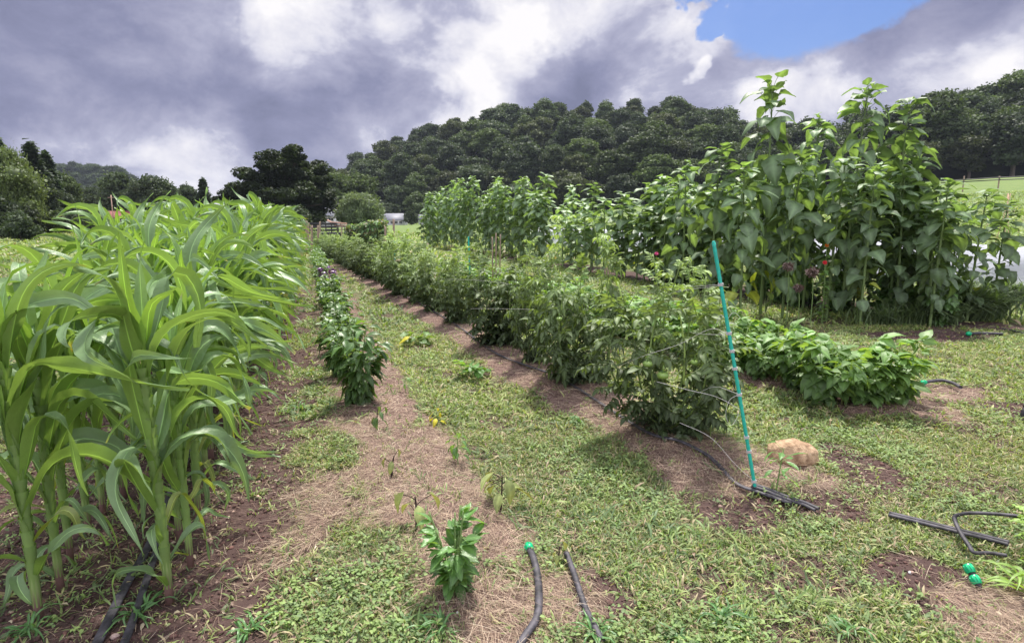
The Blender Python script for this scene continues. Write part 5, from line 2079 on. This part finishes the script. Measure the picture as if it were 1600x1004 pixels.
house('white house with a grey roof and a row of windows beyond the meadow', 594, 631, 353, 344, 334.5, 160, M['roof'], M['white'], 5)
house('small white shed at the left foot of the far sunflower clump', 654, 676, 351, 342, 336, 165, M['roof'], M['white'], 1, 4, 'shed')
house('grey roofed farmhouse half hidden behind the dark trees', 497, 538, 350, 338, 326, 120, M['roof'], M['white'], 3, 6)
house('low barn with a dull red roof at the left, behind the corn tops', 150, 196, 352, 340, 331, 105, M['redroof'], solid_mat('dark_boards', (.10, .075, .07), .8, .3, 3), 2, 7, 'barn')
house('small red roofed shed between the trees and the corn tops', 238, 268, 350, 341, 334, 112, M['redroof'], solid_mat('grey_boards', (.22, .21, .22), .8, .3, 3), 1, 5, 'shed')
house('red roofed hut under the dark trees at the left', 82, 100, 345, 325, 315, 108, M['redroof'], solid_mat('red_boards', (.16, .07, .06), .8, .3, 3), 1, 4, 'hut')
house('weathered house with a brick chimney behind the corn tops', 200, 236, 351, 339, 329, 125, M['roof'], solid_mat('grey_siding', (.28, .26, .28), .8, .3, 3), 2, 6, 'cottage', chim=True)

# utility pole behind the corn, and the wires over the field at the right
t = thing('utility_pole', 'thin pale utility pole rising behind the corn tops at the left', 'utility pole', tuple(at(178, 350, 100)))
tube([(0, 0, 0), (0, 0, 4.6)], [.08, .06], 8, (1.7, 1.6, 1.6)).build('pole', M['wood'], t)
m = MB()
box(m, (0, 0, 4.2), (1.1, .1, .1))
m.build('crossarm', M['wood'], t)
for k, (px, Y, lab) in enumerate([(1505, 88, 'left wooden fence post by the field road'), (1560, 84, 'middle wooden fence post by the field road'), (1625, 80, 'right fence post at the edge')]):
    b = at(px, 290, Y)
    g0 = gzs(b[0], Y)
    if k < 2 or True:
        stake('fence_post', lab, 'fence post', (b[0], Y, g0), (b[0], Y, at(px, 275, Y)[2]), .09, M['wood'], group='posts of the wire fence by the field road')
for k, (p0, p1, lab) in enumerate([(281, 276, 'upper dark wire across the field at the right edge'), (284, 280, 'lower dark wire across the field at the right edge')]):
    pts = [at(1470, p0 + 1.5, 91), at(1505, p0, 88), at(1560, (p0 + p1) / 2 - 1, 84), at(1640, p1 - 2, 80)]
    tag(tube(spline(pts, 6), .07, 5, (1, 1, 1)).build('fence_wire', M['tyre']), lab, 'fence wire', 'wires of the fence by the field road')


# ------------------------------------------------------------------ trees
def crown(seed, W, H, z0, nf, fs, lobes=12, shape='round', core=True, tint=(1, 1, 1), gap=0.0):
    """leaf clumps: many small faces gathered on ragged lobes of an uneven crown"""
    rng = random.Random(seed)
    nr = np.random.default_rng(seed)
    mb = MB()
    L = []
    for k in range(lobes):
        f = (k + .5) / lobes
        z = z0 + (H - z0) * (.12 + .76 * f)
        if shape == 'round':
            ww = math.sin(math.pi * (.12 + .80 * f)) ** .7
        elif shape == 'cone':
            ww = 1.05 - f
        elif shape == 'tall':
            ww = math.sin(math.pi * (.2 + .7 * f)) ** .5 * .9
        else:
            ww = 1.0 - .4 * f
        a = k * 2.4 + rng.uniform(-.5, .5)
        r = W * .5 * ww * rng.uniform(.25, .80)
        lr = W * rng.uniform(.11, .24) * (.6 + .5 * ww)
        L.append((math.cos(a) * r, math.sin(a) * r, z + rng.uniform(-.06, .06) * H, lr, lr * rng.uniform(.6, .9), rng.uniform(.8, 1.2)))
    L.append((0, 0, z0 + (H - z0) * .5, W * .30, (H - z0) * .40, .9))
    L.append((0, 0, H - W * .2, W * .22, W * .2, 1.1))
    per = nf // len(L)
    q = np.array([[-.5, -.5, 0], [.5, -.35, .1], [.45, .5, -.05], [-.4, .4, .12]])
    T = (q, [np.array([(0, 1, 2, 3)])], np.ones((4, 3)))
    for (x, y, z, r, rz_, br) in L:
        d = nr.normal(size=(per, 3))
        d /= np.linalg.norm(d, axis=1)[:, None]
        ph = nr.random(3) * 6
        bump = 1 + .16 * np.sin(5 * d[:, 0] + ph[0]) * np.sin(5 * d[:, 1] + ph[1]) + .12 * np.sin(9 * d[:, 2] + ph[2])
        rad = (.70 + .50 * nr.random(per) ** 1.5) * bump
        P = np.array([x, y, z]) + d * rad[:, None] * np.array([r, r, rz_])
        keep = (P[:, 2] > z0 * .8)
        P, d2 = P[keep], d[keep]
        k = len(P)
        # faces lie roughly along the lobe's surface with scatter
        az = np.arctan2(d2[:, 1], d2[:, 0]) + nr.normal(size=k) * .6
        R = rots(az, -.4 + nr.normal(size=k) * .8, nr.normal(size=k) * .9, fs * (.6 + .8 * nr.random(k)))
        C = np.array(tint)[None] * br * (1 + (nr.random((k, 1)) - .5) * .5)
        mb.inst(T, R, P, C)
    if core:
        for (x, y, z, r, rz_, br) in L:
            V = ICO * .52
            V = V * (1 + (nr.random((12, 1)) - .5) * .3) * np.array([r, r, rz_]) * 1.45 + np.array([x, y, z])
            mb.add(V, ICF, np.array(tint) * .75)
    return mb


def trunk(seed, H, r, z0, W, limbs=5):
    rng = random.Random(seed)
    sp = spline([np.array([0, 0, -1.0]), np.array([rng.uniform(-.1, .1) * r * 3, 0, H * .3]), np.array([rng.uniform(-.3, .3), rng.uniform(-.3, .3), H * .75])], 6)
    mb = tube(sp, np.linspace(r * 1.25, r * .4, len(sp)), 8, (1, 1, 1))
    for k in range(limbs):
        a = k * 2.4
        z = z0 * .8 + (H * .6 - z0 * .8) * k / max(1, limbs)
        c = np.array([0, 0, z])
        e = c + np.array([math.cos(a) * W * .35, math.sin(a) * W * .35, H * .18])
        tube(spline([c, (c + e) / 2 + (0, 0, .1), e], 5), [r * .4, r * .38, r * .36, r * .34, r * .3, r * .26, r * .22, r * .18, r * .14, r * .1, r * .08][:len(spline([c, (c + e) / 2, e], 5))], 6, (1, 1, 1), mb=mb)
    return mb


def conifer_crown(seed, W, H, z0, nf, fs, tint=(1, 1, 1), whorls=16):
    rng = random.Random(seed)
    nr = np.random.default_rng(seed)
    mb = MB()
    q = np.array([[-.5, -.5, 0], [.5, -.35, .1], [.45, .5, -.05], [-.4, .4, .12]])
    T = (q * np.array([.6, 1.5, 1]), [np.array([(0, 1, 2, 3)])], np.ones((4, 3)))
    nb = whorls * 6
    per = nf // nb
    for w in range(whorls):
        f = w / (whorls - 1)
        z = z0 + (H - z0) * f
        rr = W * .5 * (1.02 - f) ** .8 * rng.uniform(.7, 1.1)
        for b in range(6):
            a = b * 1.047 + w * .7 + rng.uniform(-.3, .3)
            ln = rr * rng.uniform(.6, 1.15)
            s = nr.random(per) ** .6
            P = np.stack([np.cos(a) * s * ln, np.sin(a) * s * ln, z - s * ln * rng.uniform(-.1, .5)], 1) + nr.normal(size=(per, 3)) * np.array([.16, .16, .24]) * (W * .12 + .5)
            R = rots(a + nr.normal(size=per) * .5, -.1 + nr.normal(size=per) * .3, nr.normal(size=per) * .5, fs * (.6 + .8 * nr.random(per)))
            mb.inst(T, R, P, np.array(tint)[None] * rng.uniform(.75, 1.25) * (1 + (nr.random((per, 1)) - .5) * .4))
    return mb


def make_tree(name, cat, cr, tr, lab='tree', mat='forest'):
    t = thing(name, lab, cat)
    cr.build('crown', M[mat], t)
    tr.build('trunk', M['bark'], t)
    return t


# forest trees: every tree a thing; shapes shared between copies
shapes = []
for i in range(5):
    shapes.append(make_tree('broadleaf_tree', 'tree', crown(20 + i, 11 + i % 3, 15 + i % 2 * 2, 2.5, 10500, .44, 30), trunk(i, 15, .35, 3, 11)))
olive = (1.35, 1.25, .8)
shapes.append(make_tree('broadleaf_tree', 'tree', crown(31, 11, 14, 2, 10500, .44, 28, tint=(1.4, 1.4, .95)), trunk(7, 14, .35, 3, 11)))
shapes.append(make_tree('broadleaf_tree', 'tree', crown(32, 10, 16, 2, 10500, .44, 28, 'tall', tint=(1.25, 1.25, 1.0)), trunk(8, 15, .35, 3, 10)))
shapes.append(make_tree('broadleaf_tree', 'tree', crown(33, 10, 14, 2, 10500, .44, 28, tint=(1.2, 1.05, .85)), trunk(9, 14, .35, 3, 10)))
shapes.append(make_tree('conifer', 'conifer', conifer_crown(40, 13, 17, 2, 7500, .7, (.85, .95, 1.0), 15), trunk(10, 19, .3, 4, 5, 0)))
shapes.append(make_tree('conifer', 'conifer', conifer_crown(41, 14, 19, 3, 7500, .75, (.8, .9, .95), 13), trunk(11, 21, .3, 4, 5, 0)))
shapes.append(make_tree('broadleaf_tree', 'tree', crown(34, 9, 12, 1, 5200, .55, 20, tint=(1.9, 1.0, .65)), trunk(12, 12, .3, 3, 9)))
SH = dict(dark=[0, 1, 2, 3, 4], olive=[5], tall=[6], brown=[7], con=[8, 9], rust=[10])
fpool = Pool(shapes)
RIDGE = [(500, 262), (520, 252), (545, 238), (580, 224), (620, 205), (660, 188), (700, 178), (740, 166), (790, 158), (850, 158), (900, 158), (950, 156), (1000, 148), (1050, 146), (1090, 152), (1130, 168), (1180, 182), (1230, 195), (1300, 200), (1350, 196), (1390, 180), (1430, 158), (1470, 148), (1530, 132), (1600, 120), (1700, 110), (1900, 100)]
BASE = [(500, 345), (700, 340), (900, 325), (1000, 318), (1200, 298), (1400, 279), (1600, 270), (1900, 264)]
RD = [(500, 330), (700, 330), (1000, 320), (1150, 300), (1350, 300), (1450, 240), (1600, 225), (1900, 220)]


def lerp_t(tab, x):
    a = np.array(tab, float)
    return np.interp(x, a[:, 0], a[:, 1])


# the hill itself
TREEH = 15.0
hx = np.linspace(440, 1960, 120)
V = []
for px in hx:
    yb = float(np.interp(px, _px, _yb)) + 2
    yr = float(lerp_t(RD, px))
    b = at(px, float(np.interp(px, _px, _py)), yb)
    r = at(px, float(lerp_t(RIDGE, px)), yr)
    r[2] -= TREEH * .85
    r[2] = max(r[2], b[2] + 2)
    V.append(b - (0, 0, 1.5))
    for s in np.linspace(.08, 1, 12):
        p = b * (1 - s) + r * s
        p[2] = b[2] + (r[2] - b[2]) * (s ** .85)
        V.append(p)
    V.append(r * 1.25 - (0, 0, r[2] * .35))
    V.append(r * 1.7 - (0, 0, r[2] * 1.7 + 3))
n = 15
i = np.arange(len(hx) - 1)[:, None] * n
j = np.arange(n - 1)[None]
F = np.stack([i + j, i + n + j, i + n + j + 1, i + j + 1], -1).reshape(-1, 4)
mb = MB()
mb.add(V, F)
HILLM = solid_mat('forest_floor', (.016, .020, .012), 1.0, .4, .3, .3, .05, spec=0.0)
tag(mb.build('hill', HILLM), kind='structure')


def hill_pt(px, s):
    yb = float(np.interp(px, _px, _yb)) + 2
    yr = float(lerp_t(RD, px))
    b = at(px, float(np.interp(px, _px, _py)), yb)
    r = at(px, float(lerp_t(RIDGE, px)), yr)
    r[2] = max(r[2] - TREEH * .85, b[2] + 2)
    p = b * (1 - s) + r * s
    p[2] = b[2] + (r[2] - b[2]) * (s ** .85)
    return p


W_ = random.Random(4)
cnt = 0
LANDM = [(535, 'right of the big oak'), (575, 'above the round willow'), (608, 'above the left half of the white house'), (640, 'above the right half of the white house'), (672, 'above the small white shed'), (710, 'above the left end of the far sunflowers'), (745, 'above the left half of the far sunflowers'), (785, 'above the middle of the far sunflowers'), (825, 'above the right half of the far sunflowers'), (865, 'above the right end of the far sunflowers'), (905, 'left of the gap between the sunflower clumps'), (950, 'above the lone pale sunflower'), (995, 'over the row cover gap'), (1040, 'above the short sunflowers in the gap'), (1090, 'above the left shoulder of the near sunflowers'), (1150, 'left of the first tall spire'), (1210, 'behind the first tall spire'), (1280, 'between the first and second tall spires'), (1345, 'left of the second tall spire'), (1400, 'between the second and third tall spires'), (1450, 'right of the third tall spire'), (1495, 'left of the field wires'), (1540, 'over the left wire post'), (1580, 'over the middle wire post'), (9999, 'by the right edge')]


def landmark(px):
    for a, b in LANDM:
        if px < a:
            return b


for row in range(9):
    s = [0.0, .11, .22, .34, .47, .61, .75, .88, 1.0][row]
    px = 470 + row * 17 % 40
    while px < 1650:
        hid = False
        p = hill_pt(px + W_.uniform(-7, 7), min(1, max(0, s + W_.uniform(-.05, .05))))
        step = (9.6 if row < 7 else 8.0) / p[1] * FPX
        if not hid:
            kind = W_.choices(['dark', 'olive', 'tall', 'brown', 'con'], [8, 3.4, 3.2, 2.2,   0 * (1.0 if 960 < px < 1120 and s > .8 else 0)])[0]
            if row == 4 and 985 < px < 1010:
                kind = 'rust'
            sc = W_.choice([.62, .75, .82, .90, 1.08] if row < 7 else [.55, .65, .72, .8]) * (.85 if px < 640 else 1) * W_.uniform(.92, 1.08) * (1.0 if row < 8 else .85)
            big = px > 1400
            hillname = 'right-hand wooded slope' if px > 1330 else 'big wooded hill'
            kn = {'dark': 'dark green broadleaf tree', 'olive': 'olive green broadleaf tree', 'tall': 'tall mid-green tree', 'brown': 'brownish tree', 'con': 'dark conifer', 'rust': 'rust red tree'}[kind]
            where = ['at the forest foot', 'in the lowest tier', 'low on the slope', 'below mid slope', 'halfway up', 'above mid slope', 'high up', 'below the ridge', 'on the skyline'][row]
            fpool.put(W_.choice(SH[kind]), (p[0], p[1], p[2] - .3), W_.uniform(0, 6.28), (sc * 1.28, sc * 1.28, sc * W_.uniform(.85, 1.15 if row < 8 else 1.35)), '%s %s, %s' % (kn, where, landmark(px)), 'forest trees on the hills')
            cnt += 1
        px += step * W_.uniform(.8, 1.25)
# the far hill at the left
mb = MB()
lx = np.linspace(-400, 480, 60)
V = []
LR = [(-400, 262), (0, 272), (60, 270), (105, 273), (140, 272), (175, 276), (215, 292), (260, 305), (330, 312), (400, 325), (480, 335)]
for px in lx:
    b, r = at(px, 352, 420), at(px, float(lerp_t(LR, px)) + 10, 560)
    V += [b - (0, 0, 3), (b + r) / 2 + (0, 0, 4), r, r * 1.4 - (0, 0, r[2] * 1.5)]
i = np.arange(59)[:, None] * 4
j = np.arange(3)[None]
mb.add(V, np.stack([i + j, i + 4 + j, i + 5 + j, i + j + 1], -1).reshape(-1, 4))
tag(mb.build('distant_hill', HILLM), kind='structure')
for k in range(30):
    row = k % 3
    px = 90 + (k // 3) * 13 + W_.uniform(-4, 4) + row * 4
    t_ = [1.0, .65, .35][row]
    b, r = at(px, 352, 420), at(px, float(lerp_t(LR, px)) + 10, 560)
    p = b * (1 - t_) + r * t_
    fpool.put(W_.choice(SH['dark']), tuple(p + (0, 0, -2)), W_.uniform(0, 6), 1.15, 'tree on the distant low hill at the left behind the farm buildings', 'trees on the distant hill')
    cnt += 1
print('forest', cnt)


def bgtree(label, px, pyb, pyt, Y, shape_i, wk=1.0):
    b = at(px, pyb, Y)
    z0 = gzs(b[0], Y)
    top = at(px, pyt, Y)[2]
    Hs = [15, 17, 15, 17, 15, 14, 16, 14, 19, 21, 12][shape_i]
    h = (top - z0) / (Hs * 1.0)
    return fpool.put(shape_i, (b[0], Y, z0 - .3), W_.uniform(0, 6), (h * wk, h * wk, h * 1.02), label)


bgtree('broad dark tree at the left in front of the distant hill', 188, 350, 266, 115, 0, 1.0)
bgtree('bushy dark tree in the group behind the corn tops, left one', 238, 350, 272, 112, 2, .95)
bgtree('bushy tree in the group behind the corn tops, right one', 266, 350, 282, 114, 3, 1.0)
bgtree('small pine between the tree group and the big oak, behind the corn', 322, 350, 274, 118, 8, .95)
bgtree('low dark tree left of the small pine', 296, 350, 286, 120, 4, .8)
bgtree('low round tree behind the barn roofs', 150, 350, 290, 125, 1, .9)
bgtree('rounded dark tree right of the left tree line', 108, 352, 268, 92, 6, .8)
bgtree('thin dark pine in the left tree line', 62, 352, 218, 80, 9, 1.1)
bgtree('dark pine at the top left above the willow', 14, 352, 212, 84, 9, .9)
bgtree('dark pine behind the left tree line, airy top', 84, 352, 232, 84, 8, 1.0)
bgtree('dense dark tree low in the left tree line', 66, 356, 270, 72, 1, .85)
bgtree('dark tree at the right end of the left tree line', 92, 356, 292, 76, 2, .9)
bgtree('dark leafy tree at the lower left of the willow', -30, 360, 226, 70, 0, 1.0)
bgtree('yellowish green rounded tree left of the white house, higher one', 528, 345, 268, 172, 5, 1.15)
bgtree('yellowish green rounded tree in front of the hill, lower one', 560, 345, 270, 178, 5, 1.05)
bgtree('dark tree filling the gap between the oak and the hill', 500, 348, 262, 150, 3, .9)
bgtree('dark tree behind the big oak at its left', 385, 348, 284, 140, 1, 1.0)
bgtree('dark shrubby tree behind the grey roof', 575, 350, 320, 150, 4, 1.6)
bgtree('dark tree under the big oak at the right', 488, 352, 300, 98, 2, 1.1)
fpool.finish()

# individual trees with shapes of their own
cr = MB()
nr5 = np.random.default_rng(5)
Yk = 92.0
b = at(445, 352, Yk)
k_ = Yk / FPX
z0 = gzs(b[0], Yk)
layers = [(-70, 0, 60, 26), (-52, 0, 48, 30), (-30, 0, 84, 26), (10, 0, 108, 26), (28, 0, 112, 24), (-10, 0, 106, 26), (42, 0, 92, 24), (-38, 0, 70, 28), (0, 0, 80, 26), (40, 0, 64, 30), (55, 0, 48, 30), (20, 0, 52, 34), (-45, 0, 60, 26), (-20, 0, 76, 28), (15, 0, 92, 26), (30, 0, 76, 28), (-50, 0, 40, 30), (-66, 0, 50, 22), (38, 0, 48, 28), (0, 0, 62, 30), (-20, 0, 50, 34), (-60, 0, 36, 30), (5, 0, 30, 36), (45, 0, 28, 34), (-85, 0, 44, 16), (58, 0, 76, 16), (-8, 0, 94, 20)]
q = np.array([[-.5, -.5, 0], [.5, -.35, .1], [.45, .5, -.05], [-.4, .4, .12]])
Tq = (q, [np.array([(0, 1, 2, 3)])], np.ones((4, 3)))
for (dx, _, dz, r) in layers:
    for sub in range(6):
        cx, cz = (dx + nr5.normal() * r * .35) * k_, (dz + nr5.normal() * r * .18) * k_
        cy = nr5.normal() * 3.0
        rr = r * k_ * nr5.uniform(.35, .6)
        n_ = 330
        d = nr5.normal(size=(n_, 3))
        d /= np.linalg.norm(d, axis=1)[:, None]
        P = np.array([cx, cy, cz]) + d * (.55 + .5 * nr5.random((n_, 1))) * np.array([rr, rr, rr * .55])
        R = rots(nr5.random(n_) * 6.28, nr5.normal(size=n_) * .4, nr5.normal(size=n_) * .5, .30 * (.6 + .8 * nr5.random(n_)))
        cr.inst(Tq, R, P, np.full((n_, 3), nr5.uniform(.75, 1.15)) * (1 + (nr5.random((n_, 1)) - .5) * .4))
t = thing('oak_tree', 'large dark spreading oak with layered branches standing at the end of the garden', 'tree', (b[0], Yk, z0))
cr.build('crown', M['forest'], t)
tk = tube(spline([np.array([0, 0, -1.]), np.array([.1, 0, 3.0]), np.array([.6, 0, 6.5]), np.array([1.0, 0, 9.8])], 8), np.linspace(.6, .12, 25), 10, (1, 1, 1))
for k2, (dx, dz, z_) in enumerate([(-62, 52, 2.5), (-30, 80, 3.6), (45, 66, 3.2), (30, 104, 6.5), (-12, 100, 5.5), (55, 40, 2.2), (8, 84, 5.0)]):
    a0 = np.array([.2 + z_ * .06, 0, z_])
    e = np.array([dx * k_, (k2 % 3 - 1) * 1.5, dz * k_])
    sp = spline([a0, (a0 + e) / 2 + (0, 0, .4), e], 6)
    tube(sp, np.linspace(.22, .05, len(sp)), 6, (1, 1, 1), mb=tk)
tk.build('trunk', M['bark'], t)

wil = leaf_mat('willow_leaf', (.085, .115, .055), (.095, .125, .06), (.15, .2, .04), .25, .6, .4, nscale=.6)
M['wil'] = wil


def willow(label, px, pyb, pyt, Y, wpx, seed, tint=(1, 1, 1), nf=20000):
    nr = np.random.default_rng(seed)
    b = at(px, pyb, Y)
    z0 = gzs(b[0], Y)
    H = at(px, pyt, Y)[2] - z0
    W = wpx * Y / FPX
    mb = MB()
    T = (np.array([[-.5, -.5, 0], [.5, -.5, .05], [.35, .5, -.05], [-.35, .5, .05]]) * np.array([.42, 1.7, 1]), [np.array([(0, 1, 2, 3)])], np.ones((4, 3)))
    mb = crown(seed, W, H, H * .06, nf, .24 * Y / 95, 44, 'round', True, tint)
    for k in range(30):
        a, f = k * 2.4, (k + .5) / 30
        c = np.array([math.cos(a) * W * .42 * math.sin(1.2 * f + .5), math.sin(a) * W * .42 * math.sin(1.2 * f + .5), H * (.85 - .55 * f)])
        n = nf // 90
        P = c + nr.normal(size=(n, 3)) * np.array([W * .05, W * .05, H * .08])
        P[:, 2] = np.maximum(P[:, 2], .2)
        R = rots(nr.random(n) * 6.28, -1.2 + nr.normal(size=n) * .35, nr.normal(size=n) * .6, .22 * (.6 + .8 * nr.random(n)) * Y / 95)
        mb.inst(T, R, P, np.array(tint)[None] * nr.uniform(.85, 1.15) * (1 + (nr.random((n, 1)) - .5) * .4))
    t = thing('willow_tree', label, 'tree', (b[0], Y, z0))
    mb.build('crown', wil, t)
    trunk(seed, H * .8, .3, H * .2, W * .8).build('trunk', M['bark'], t)


willow('round grey-green tree like a big bush left of the white house', 562, 352, 303, 95, 66, 1, (1.6, 1.6, 1.7))
willow('large yellow-green willow at the left edge of the photo', 14, 362, 228, 62, 100, 2, (1.15, 1.2, .8), 26000)
bp_ = Pool([make_tree('shrub', 'shrub', crown(61, 3.2, 2.4, .1, 3000, .14, 9), trunk(1, 1.2, .06, .2, 1.5, 3)),
            make_tree('shrub', 'shrub', crown(62, 3.0, 2.0, .1, 3000, .14, 9, tint=(1.5, 1.5, 1.1)), trunk(2, 1.0, .06, .2, 1.5, 3))])
for (px, py, Y, s, i_, lab) in [(32, 370, 50, 1.0, 0, 'round dark shrub in the tawny grass at the left edge'), (118, 356, 85, 1.1, 1, 'pale green shrub beside the barn roofs'), (70, 358, 66, 1.3, 1, 'leafy shrub at the foot of the dark left tree line'), (222, 352, 95, 1.0, 1, 'shrub in front of the weathered house'), (643, 351, 158, 1.5, 0, 'dark round shrub between the white house and the shed'), (705, 350, 160, 1.7, 0, 'dark shrub right of the white shed'), (100, 358, 72, 1.2, 0, 'dark shrub at the right end of the left tree line'), (140, 356, 90, 1.2, 0, 'dark shrub in front of the barn'), (10, 362, 56, 1.5, 0, 'dark shrub under the willow at the left edge'), (300, 352, 98, 1.6, 0, 'dark shrub hidden behind the corn tops'), (460, 352, 84, 1.5, 0, 'dark shrub under the big oak'), (420, 352, 86, 1.6, 0, 'dark shrub at the left foot of the big oak')]:
    b = at(px, py, Y)
    bp_.put(i_, (b[0], Y, gzs(b[0], Y)), W_.uniform(0, 6), s, lab)
bp_.finish()
print('objects', len(SC.objects))

# the air between here and the far hills
m, g = new_mat('haze')
pv = g.n('ShaderNodeVolumePrincipled')
pv.inputs['Color'].default_value = (.72, .80, 1.0, 1)
pv.inputs['Density'].default_value = HAZE
pv.inputs['Anisotropy'].default_value = .2
out = g.n('ShaderNodeOutputMaterial')
g.put(out.inputs['Volume'], pv.outputs[0])
hz = MB()
box(hz, (0, 380, 30.7), (2100, 1360, 73.6))
tag(hz.build('haze', m, smooth=False), 'thin bluish air in front of the distant wooded hills', 'haze', kind='stuff')
